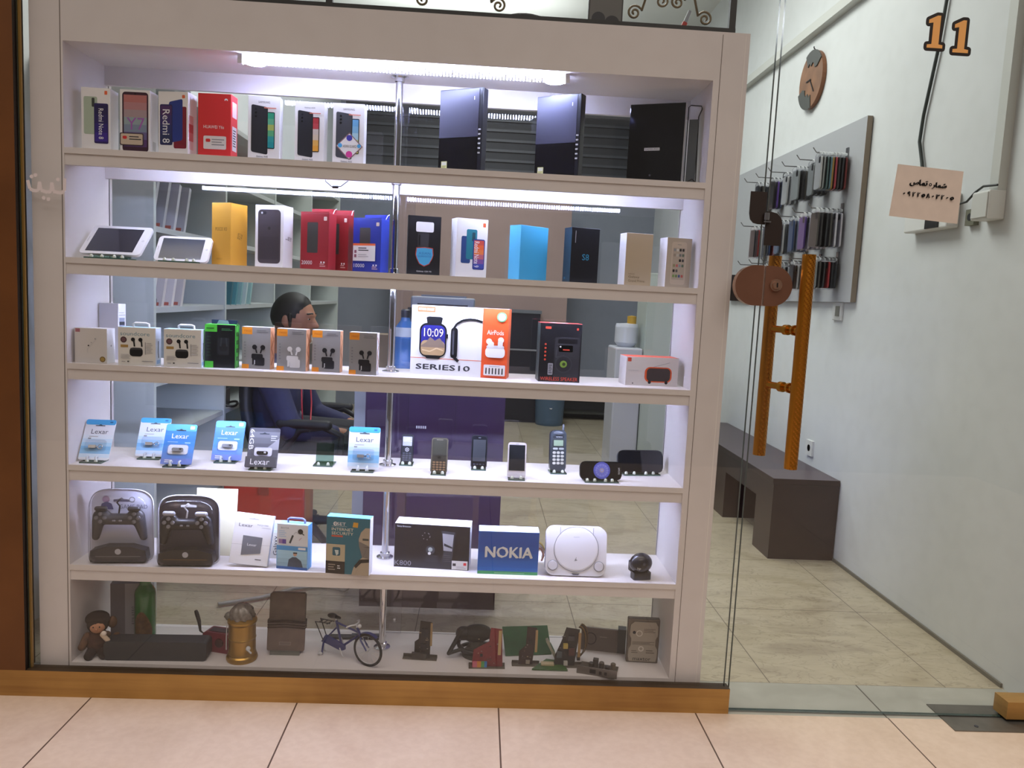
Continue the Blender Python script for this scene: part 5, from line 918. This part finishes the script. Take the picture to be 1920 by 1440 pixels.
# ------------------------------------------------------------------ inside the shop, seen through the cabinet
UW = mat('#bcc4be', .5); UW2 = mat('#aeb4b2', .5)
t = thing('wall_shelving', 'white shelving unit along the left wall behind the cabinet', 'shelving', (-.36, .5, 0))
for i, (y, z1) in enumerate(((0, 1.92), (.78, 1.92), (1.6, 1.92), (2.5, 1.92), (3.5, 1.92))): B().box(.0, .395 if i == 0 else .385, y, y+.02, 0, z1, UW).build('upright', t)
for zz in (.30, .64, .85, 1.11, 1.39, 1.66, 1.9): B().box(.01, .38, .02, 3.5, zz-.02, zz, UW2).build('shelf', t)
B().box(.0, .012, .02, 3.5, .02, 1.9, mat('#9a9fa2', .6)).build('back_panel', t)
ORD = ['first', 'second', 'third', 'fourth', 'fifth']
def leaning(n, y0, dy, zz, cols, nm, lab, grp, h, d, lean=.35, x=-.10):
    for i in range(n):
        b = B(); b.at((0, 0, 0), rx=-lean); cf = mat(cols[i % len(cols)], .5); b.box(-d/2, d/2, 0, .02, 0, h, cf); c = b.cv((-d/2, -.0002, 0), (1, 0, 0), (0, 0, 1), d, h)
        if 'white' in lab: c.poly([(.55, .1), (.68, .25), (.8, .8), (.7, .9), (.6, .5)], mat('#3a3a42')); c.poly([(.3, .2), (.4, .3), (.5, .75), (.4, .7)], mat('#4a4a52')); c.rect(.7, .02, .95, .1, mat('#a85a4a'))
        b.build(nm, None, (x, y0+dy*i, zz), 0, 0, lab+', '+ORD[i]+' from the left', 'book', grp)
leaning(4, .56, .10, 1.39, ['#a8a9ae', '#9c9da2', '#b4b5ba'], 'catalogue', 'white catalogue leaning on the upper left shelf', 'catalogues on the upper left shelf', .19, .2)
leaning(4, .56, .09, 1.11, ['#c8c2bc', '#bcb6b0'], 'catalogue', 'white catalogue on the left shelf above the dark pouch', 'catalogues on the lower left shelf', .155, .2)
leaning(5, 1.36, .075, 1.11, ['#2c6068', '#4a868c', '#7ca4a4', '#a8bcb8', '#8cb0ac'], 'book', 'greenish book leaning on the left shelf beside the man', 'greenish books on the left shelf', .15, .24)
B().cap((0, -.03, .022), (0, .05, .022), .022, .02, mat('#1c1e2c', .6)).build('pouch', None, (-.02, .56, 1.11), 0, 0, 'dark blue pouch on the left shelf under the white catalogues', 'pouch')
t = thing('desk_gadget', 'dark gadget with a looped cable on the lower left shelf', 'gadget', (-.06, 1.42, .64)); B().box(-.06, .05, -.05, .06, 0, .08, mat('#2c2e34', .4)).build('body', t, bevel=.006); B().tube([(.05+.05*math.cos(a), .04*math.sin(a), .01+.008*math.sin(a*2)) for a in [2*PI*i/20 for i in range(20)]], .006, BLACK, 6, closed=True).build('cable', t)
b = B(); b.box(-.12, .10, -.1, .1, 0, .07, mat('#b0492e', .5)); b.box(-.005, .005, -.1005, .1005, 0, .0705, mat('#8c3a26')); b.build('orange_box', None, (.0, .64, 1.9), 0, .002, 'orange box on top of the left shelving unit', 'box')
b = B(); b.box(-.03, .03, -.05, .05, 0, .085, mat('#8c9096', .4)); b.box(-.02, .02, -.051, -.05, .01, .045, DGREY); b.build('grey_box', None, (.15 - .02, .62, 1.9), 0, .004, 'small grey box beside the orange one on the shelving', 'box')
bpy.data.objects['grey_box'].location.x = .0; bpy.data.objects['grey_box'].location.y = .80
# purple counter
t = thing('counter', 'dark purple shop counter behind the cabinet', 'counter', (1.0, .67, 0))
PU = mat('#30183c', .3, noise=.2, nscale=8, coat=.2)
B().box(-.26, .26, 0, .42, .085, .85, PU).box(-.1, -.098, -.001, 0, .09, .85, mat('#22122a')).box(.075, .077, -.001, 0, .09, .85, mat('#22122a')).build('front_body', t)
B().box(-.265, .255, .005, .42, 0, .085, mat('#241318', .5)).build('plinth', t); B().box(-.28, .28, -.02, .44, .85, .88, mat('#8a8c92', .3)).build('worktop', t)
b = B(); c = b.cv((-.07, -.0006, .70), (1, 0, 0), (0, 0, 1), .04, .01)
for i in range(5): c.rect(i*.2, 0, i*.2+.14, 1, SIL); c.l -= .9
b.build('badge', t); B().box(-.345, -.285, .28, .40, 0, .88, mat('#b4b9bc', .5)).build('end_post', t)
t = thing('water_bottle', 'blue plastic bottle standing on the purple counter behind the pole', 'bottle', (.865, .80, .88)); B().lathe([(.04, 0), (.045, .01), (.045, .15), (.038, .19), (.02, .215), (.016, .23)], mat('#3f6ea4', .2), 20).build('body', t); B().lathe([(.018, .228), (.018, .255), (.012, .26)], mat('#20242c', .4), 16).build('cap', t); B().lathe([(.0456, .155), (.040, .19)], mat('#b9c2c4', .4), 20).build('label', t)
b = B(); b.box(-.07, .07, -.05, .05, 0, .15, mat('#6a5638', .6, noise=.15)); b.box(-.071, .071, -.012, .012, .0, .1505, mat('#85704a', .4)); b.build('carton', None, (.79 + .0, 1.01, .88), 0, .003, 'brown carton standing on the back of the purple counter', 'carton')
t = thing('equipment_rack', 'dark metal rack standing behind the purple counter', 'rack', (.975, 1.35, 0)); RK = mat('#2c3036', .4)
for sx in (-.13, .13):
    for sy in (-.14, .14): B().cb(sx, sy, .57, .02, .02, 1.14, RK).build('leg', t)
for zz in (.5, .86, 1.13): B().box(-.14, .14, -.15, .15, zz-.012, zz, mat('#4a5058', .4)).build('tray', t)
t = thing('printer', 'grey printer on top of the dark rack', 'printer', (.985, 1.35, 1.13)); B().box(-.14, .14, -.13, .13, 0, .06, mat('#8a919c', .4)).build('body', t, bevel=.008); B().box(-.11, .11, -.135, -.128, .012, .03, BLACK).build('paper_slot', t); B().box(-.10, .10, -.06, .1, .06, .068, mat('#6c737e', .4)).build('lid', t)
t = thing('dark_cabinet', 'dark cabinet against the pink partition at the back', 'cabinet', (1.56, 5.3, 0)); B().box(-.17, .17, 0, .19, 0, 1.06, mat('#1c1b26', .35)).build('carcass', t); B().box(-.17, .17, -.012, 0, .36, .375, GREY).build('shelf_edge', t); B().box(-.17, .17, -.012, 0, .70, .715, GREY).build('shelf_edge', t); B().box(-.18, .18, -.01, .195, 1.06, 1.09, mat('#70747c', .4)).build('top', t)
t = thing('plastic_drum', 'blue plastic drum on the floor at the back', 'drum', (1.86, 5.25, 0)); B().lathe([(.13, 0), (.135, .02), (.145, .30), (.15, .32), (.14, .33), (.13, .31), (.12, .05), (.0001, .05)], mat('#4a6076', .4), 28).build('body', t); B().tube([(-.147, 0, .30), (-.10, -.03, .2), (0, -.15, .17), (.1, -.03, .2), (.147, 0, .30)], .005, SIL, 6).build('handle', t)
t = thing('low_shelf', 'low dark shelf at the back wall beside the drum', 'shelf', (2.4, 5.8, 0)); B().box(-.4, .4, 0, .02, 0, .34, mat('#25272c', .5)).build('back', t)
for zz in (.06, .32): B().box(-.4, .4, -.2, 0, zz, zz+.02, mat('#31332f', .5)).build('shelf', t)
for x in (-.39, .39): B().cb(x, -.1, .17, .02, .2, .34, mat('#25272c', .5)).build('side', t)
t = thing('water_dispenser', 'white water dispenser left of the pale locker', 'water dispenser', (2.11, 2.85, 0)); B().box(-.09, .085, -.15, .15, 0, .92, mat('#b9bcc4', .4)).build('cabinet', t, bevel=.01); B().lathe([(.05, 0), (.075, .03), (.075, .13), (.07, .15), (.0001, .155)], mat('#c9ccd4', .3), 24, (0, 0, .92)).build('water_tank', t); B().lathe([(.03, 0), (.03, .05), (.0001, .055)], mat('#b08a28', .5), 16, (.03, 0, 1.07)).build('tank_cap', t); B().box(-.04, .04, -.19, -.15, .68, .74, DGREY).build('tap', t)
t = thing('locker', 'pale green grey locker right of the water dispenser', 'locker', (2.30, 2.85, 0)); B().box(-.10, .10, -.15, .15, .02, 1.4, mat('#aab4ac', .4)).build('carcass', t, bevel=.004); B().box(-.095, .095, -.157, -.15, .04, 1.38, mat('#b2bcb4', .4)).build('door', t); B().cb(-.08, -.162, .8, .01, .012, .08, DGREY).build('handle', t); B().box(-.09, .09, -.14, .14, 0, .02, BLACK).build('foot', t)
# added slatted panel in place of a dark reflection in the rear glass
t = thing('reflection_panel', 'added dark slatted panel standing in for a reflection in the rear glass', 'panel', (.8, 6.04, 2.25)); B().box(-2*.55, 2.1, -.03, 0, 0, .85, mat('#2c2d33', .5)).build('panel', t)
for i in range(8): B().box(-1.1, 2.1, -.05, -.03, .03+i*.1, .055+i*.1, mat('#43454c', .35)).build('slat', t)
# red metal trunk and the floor cable
t = thing('red_trunk', 'red metal trunk on the floor behind the fifth shelf', 'trunk', (.295, 1.04, 0)); B().box(-.165, .165, -.09, .09, .03, .40, mat('#a8241c', .3, coat=.3)).build('body', t, bevel=.008); B().box(-.17, .17, -.095, .095, .38, .46, mat('#b42a20', .3, coat=.3)).build('lid', t, bevel=.008); B().box(-.02, .02, -.102, -.094, .35, .42, mat('#7a1a14', .4)).build('latch', t)
for sx in (-.14, .14): B().cb(sx, -.06, .015, .03, .03, .03, BLACK).build('foot', t)
b = B(); b.tube([(.22, .62, .012), (.36, .70, .012), (.46, .80, .012), (.56, .84, .012), (.66, .80, .012), (.68, .80, .03), (.70, .82, .10)], .008, mat('#8a8578', .5), 8); b.build('floor_cable', label='grey cable lying on the marble floor left of the counter', cat='cable')
b = B(); b.box(-.03, .03, -.02, .02, 0, .05, mat('#c9c8c0', .4)); b.build('floor_socket', None, (.62, .93, 0), 0, .004, 'small white socket block on the floor by the counter', 'socket')
# ------------------------------------------------------------------ office chair and the seated man
HX, HY_ = .288, 1.45
CH = mat('#17181c', .55)
t = thing('office_chair', 'black office chair the man is sitting on', 'chair', (.345, 1.45, 0))
b = B(); b.prism(rr_pts(.44, .46, .08, 6, -.22, -.23), (0, 0, .36), (1, 0, 0), (0, 1, 0), .07, CH); b.build('seat', t, bevel=.02)
b = B(); n = 10; vs = []
for i in range(n+1):
    zz = .42+.48*i/n; xb = -.19-.06*math.sin(PI*i/n*.9)-.03*i/n; hw = .21-.05*(i/n)**2
    for q in range(9): a = -1+2*q/8; vs.append((xb+.05*a*a, hw*a, zz))
b.add(vs, [(i*9+q, i*9+q+1, (i+1)*9+q+1, (i+1)*9+q) for i in range(n) for q in range(8)], CH, True); o = b.build('backrest', t); md = o.modifiers.new('thickness', 'SOLIDIFY'); md.thickness = .045; md.offset = 0
for sy in (-1, 1): B().tube([(-.12, sy*.23, .40), (-.02, sy*.27, .5), (.04, sy*.28, .585), (.14, sy*.27, .60), (.22, sy*.25, .56), (.2, sy*.23, .42)], .016, CH, 10).cap((-.04, sy*.28, .61), (.16, sy*.28, .61), .022, .022, CH).build('armrest', t)
B().tube([(0, 0, .08), (0, 0, .36)], .03, mat('#3a3b40', .3, .5), 14).build('gas_lift', t)
for i in range(5):
    a = 2*PI*i/5+.3; c_, s_ = math.cos(a), math.sin(a); B().tube([(0, 0, .10), (.14*c_, .14*s_, .09), (.25*c_, .25*s_, .065)], [.026, .02, .016], CH, 8).build('base_arm', t)
    B().tube([(.25*c_-.02*s_, .25*s_+.02*c_, .028), (.25*c_+.02*s_, .25*s_-.02*c_, .028)], .027, BLACK, 14).build('caster', t)
SKIN = mat('#a06f54', .55); NAVY = mat('#2a2c4e', .8, noise=.1, nscale=30); TR = mat('#23242a', .8); HAIRM = mat('#15130f', .6, noise=.3, nscale=120)
man = thing('person', 'seated man with dark hair in a navy shirt, facing right', 'person', (HX, HY_, 0))
hc = Vector((.0, 0, 1.058))
def rot(p, yaw=-.18, pitch=.10):
    v = Vector(p); v = Matrix.Rotation(pitch, 3, 'Y') @ v; v = Matrix.Rotation(yaw, 3, 'Z') @ v; return v+hc
b = B()
def headfn(d):
    x, y, zz = d; k = 1.0
    if zz < -.1: k *= 1-.20*min(1, (-zz-.1)/.9)
    if x < -.2: k *= 1+.06*(-x-.2)
    return Vector((x*k, y*k*(1-.05*max(0, x)), zz))
b.M = Matrix.Translation(hc) @ Matrix.Rotation(-.18, 4, 'Z') @ Matrix.Rotation(.10, 4, 'Y')
b.ell((0, 0, 0.0), (.098, .077, .112), SKIN, 24, 16, headfn)
b.ell((.035, 0, -.072), (.055, .05, .042), SKIN)                # jaw
b.cap((.092, 0, .012), (.112, 0, -.020), .009, .014, SKIN)       # nose
b.ell((.103, .010, -.024), (.010, .008, .008), SKIN); b.ell((.103, -.010, -.024), (.010, .008, .008), SKIN)
b.cap((.084, -.034, .028), (.092, 0, .030), .010, .009, SKIN); b.cap((.084, .034, .028), (.092, 0, .030), .010, .009, SKIN)   # brow
b.cap((.088, -.02, -.052), (.088, .02, -.052), .008, .008, SKIN); b.ell((.078, 0, -.09), (.02, .022, .018), SKIN)
for s in (-1, 1): b.ell((-.008, s*.079, -.008), (.018, .011, .032), SKIN, 12, 8)
b.M = Matrix.Identity(4)
b.cap((-.03, 0, .98), (-.06, 0, .86), .055, .062, SKIN)
b.ell((-.07, 0, .70), (.10, .165, .17), SKIN); b.ell((-.06, 0, .52), (.10, .14, .14), SKIN); b.cap((-.06, -.10, .82), (-.06, .10, .82), .07, .07, SKIN)
arm = {}
for s in (-1, 1):
    sh, el, wr = (-.06, s*.195, .81), (.05, s*.25, .58), (.27, s*.13, .545); arm[s] = (sh, el, wr)
    b.cap(sh, el, .056, .043, SKIN); b.cap(el, wr, .041, .028, SKIN)
    b.ell((wr[0]+.045, wr[1]-s*.015, wr[2]-.002), (.048, .040, .017), SKIN)
    for i, ln in enumerate((.060, .072, .068, .052)):
        y = wr[1]-s*.015+(i-1.5)*.019; p0 = Vector((wr[0]+.082, y, wr[2])); p1 = p0+Vector((ln*.5, 0, -.012)); p2 = p1+Vector((ln*.32, 0, -.03)); b.cap(p0, p1, .0092, .0084, SKIN, 8); b.cap(p1, p2, .0084, .0072, SKIN, 8)
    q0 = Vector((wr[0]+.03, wr[1]-s*.045, wr[2])); q1 = q0+Vector((.035, -s*.022, -.004)); q2 = q1+Vector((.028, s*.006, -.012)); b.cap(q0, q1, .011, .0098, SKIN, 8); b.cap(q1, q2, .0098, .008, SKIN, 8)
    hp, kn, an = (-.04, s*.09, .50), (.38, s*.12, .50), (.38, s*.12, .09)
    b.cap(hp, kn, .085, .058, SKIN); b.cap(kn, an, .056, .036, SKIN); b.cap((an[0]-.02, an[1], .04), (an[0]+.17, an[1], .032), .036, .03, SKIN)
body = b.build('body', man, remesh=.0075)
b = B(); b.M = Matrix.Translation(hc) @ Matrix.Rotation(-.18, 4, 'Z') @ Matrix.Rotation(.10, 4, 'Y')
def hairfn(d):
    x, y, zz = d; k = 1.0
    if zz < -.1: k = 1-.20*min(1, (-zz-.1)/.9)
    if zz < -.45: k *= .80
    lim = .50+.25*abs(y)
    if x > lim-.9*max(0, -zz+.2)-.28*(zz < .55): k *= .90
    return Vector((x*k, y*k, zz*(1.0 if zz > -.5 else .9)*(1 if k > .89 else .95)))
b.ell((-.006, 0, .006), (.106, .0845, .117), HAIRM, 40, 30, hairfn)
for s in (-1, 1): b.cap((.012, s*.078, .02), (.016, s*.075, -.03), .010, .006, HAIRM)
b.build('hair', man)
b = B(); b.M = Matrix.Translation(hc) @ Matrix.Rotation(-.18, 4, 'Z') @ Matrix.Rotation(.10, 4, 'Y')
for s in (-1, 1): b.ell((.081, s*.031, .010), (.0065, .008, .0042), mat('#cfc6ba', .2), 12, 8); b.ell((.0862, s*.031, .010), (.0035, .0045, .004), mat('#1d120c', .1), 12, 8)
b.build('eyes', man)
b = B(); b.M = Matrix.Translation(hc) @ Matrix.Rotation(-.18, 4, 'Z') @ Matrix.Rotation(.10, 4, 'Y')
for s in (-1, 1): b.cap((.092, s*.016, .036), (.082, s*.050, .034), .0045, .0035, HAIRM, 8)
b.build('eyebrows', man)
b = B(); b.ell((-.07, 0, .70), (.115, .18, .185), NAVY); b.ell((-.06, 0, .52), (.118, .158, .15), NAVY); b.cap((-.06, -.11, .82), (-.06, .11, .82), .08, .08, NAVY)
for s in (-1, 1): sh, el, wr = arm[s]; b.cap(sh, el, .066, .054, NAVY); b.cap(el, tuple(Vector(el).lerp(Vector(wr), .75)), .053, .042, NAVY)
b.build('shirt', man, remesh=.009)
b = B()
for s in (-1, 1): b.cap((-.04, s*.09, .50), (.38, s*.12, .50), .096, .068, TR); b.cap((.38, s*.12, .50), (.38, s*.12, .12), .066, .052, TR)
b.build('trousers', man, remesh=.009)
b = B()
for s in (-1, 1): b.cap((.35, s*.12, .042), (.56, s*.12, .034), .042, .034, mat('#141416', .4))
b.build('shoes', man)
b = B(); b.tube([(.06, -.10, .80), (.075, -.14, .66), (.075, -.12, .59), (.085, -.06, .565), (.085, .0, .58), (.075, .06, .66), (.06, .08, .80)], .004, mat('#c43a44', .5), 6); b.build('earphone_cord', man)

# ------------------------------------------------------------------ wrought iron railing and things on the cabinet top
IR = mat('#1d1a16', .5); IG = mat('#6f6046', .45, .4)
t = thing('iron_railing', 'black railing with brass coloured scrolls on top of the cabinet', 'railing', (0, .04, 1.962))
B().box(-.05, 1.832, -.008, .008, 0, .022, IR).build('bottom_rail', t)
for x in (.70, 1.822): B().box(x-.009, x+.009, -.008, .008, .022, .42, IR).build('post', t)
def scroll(x, zz, r, d, tail):
    p = [(x+d*(r*(1-i/34))*math.cos(.3+i*.36), 0, zz+(r*(1-i/34))*math.sin(.3+i*.36)) for i in range(30)]
    p = [(x+d*tail[0], 0, zz+tail[1])]+p if tail else p
    B().tube(p, .0032, IG, 6).build('scroll', t)
for x, zz, d, tl in ((.955, .048, 1, (.05, .14)), (1.165, .045, -1, (.05, .14)), (1.545, .05, 1, (.06, .15)), (1.62, .085, -1, (.02, .12)), (1.665, .085, 1, (.02, .12)), (1.745, .045, -1, (.06, .15)), (.32, .045, 1, (.05, .14))): scroll(x, zz, .021, d, tl)
b = B(); b.ell((0, 0, .0), (.098, .03, .055), mat('#221f1d', .4), 28, 14); b.tube([(.1*math.cos(PI*i/16), -.02, .058*math.sin(PI*i/16)) for i in range(17)], .006, BLACK, 6); b.build('black_tray', None, (1.245, .17, 1.967), 0, 0, 'black arched tray standing on the cabinet top behind the railing', 'tray')
b = B(); b.box(-.05, .05, 0, .012, 0, .13, mat('#3a3634', .5)); c = b.cv((-.05, 0, 0), (1, 0, 0), (0, 0, 1), .1, .13); c.rect(.04, .03, .96, .97, mat('#6a6864')); c.ell(.3, .30, .17, mat('#9a7c68')); c.ell(.3, .42, .2, mat('#26242a')); c.ell(.7, .22, .17, mat('#a08470')); c.ell(.7, .34, .22, mat('#1e1c22')); c.rect(.06, .05, .94, .12, mat('#8a8680')); b.build('portrait_picture', None, (1.475, .12, 1.962), 0, 0, 'small dark picture of two faces on the cabinet top', 'picture')
b = B(); b.at((0, 0, 0), ry=.35); b.lathe([(.006, 0), (.006, .05), (.005, .09)], mat('#9aa0a8', .4), 12); b.lathe([(.0075, .03), (.0075, .055)], mat('#b8342c', .4), 12); b.build('marker', None, (1.685, .10, 1.963), 0, 0, 'red banded marker pen near the right end of the railing', 'pen')
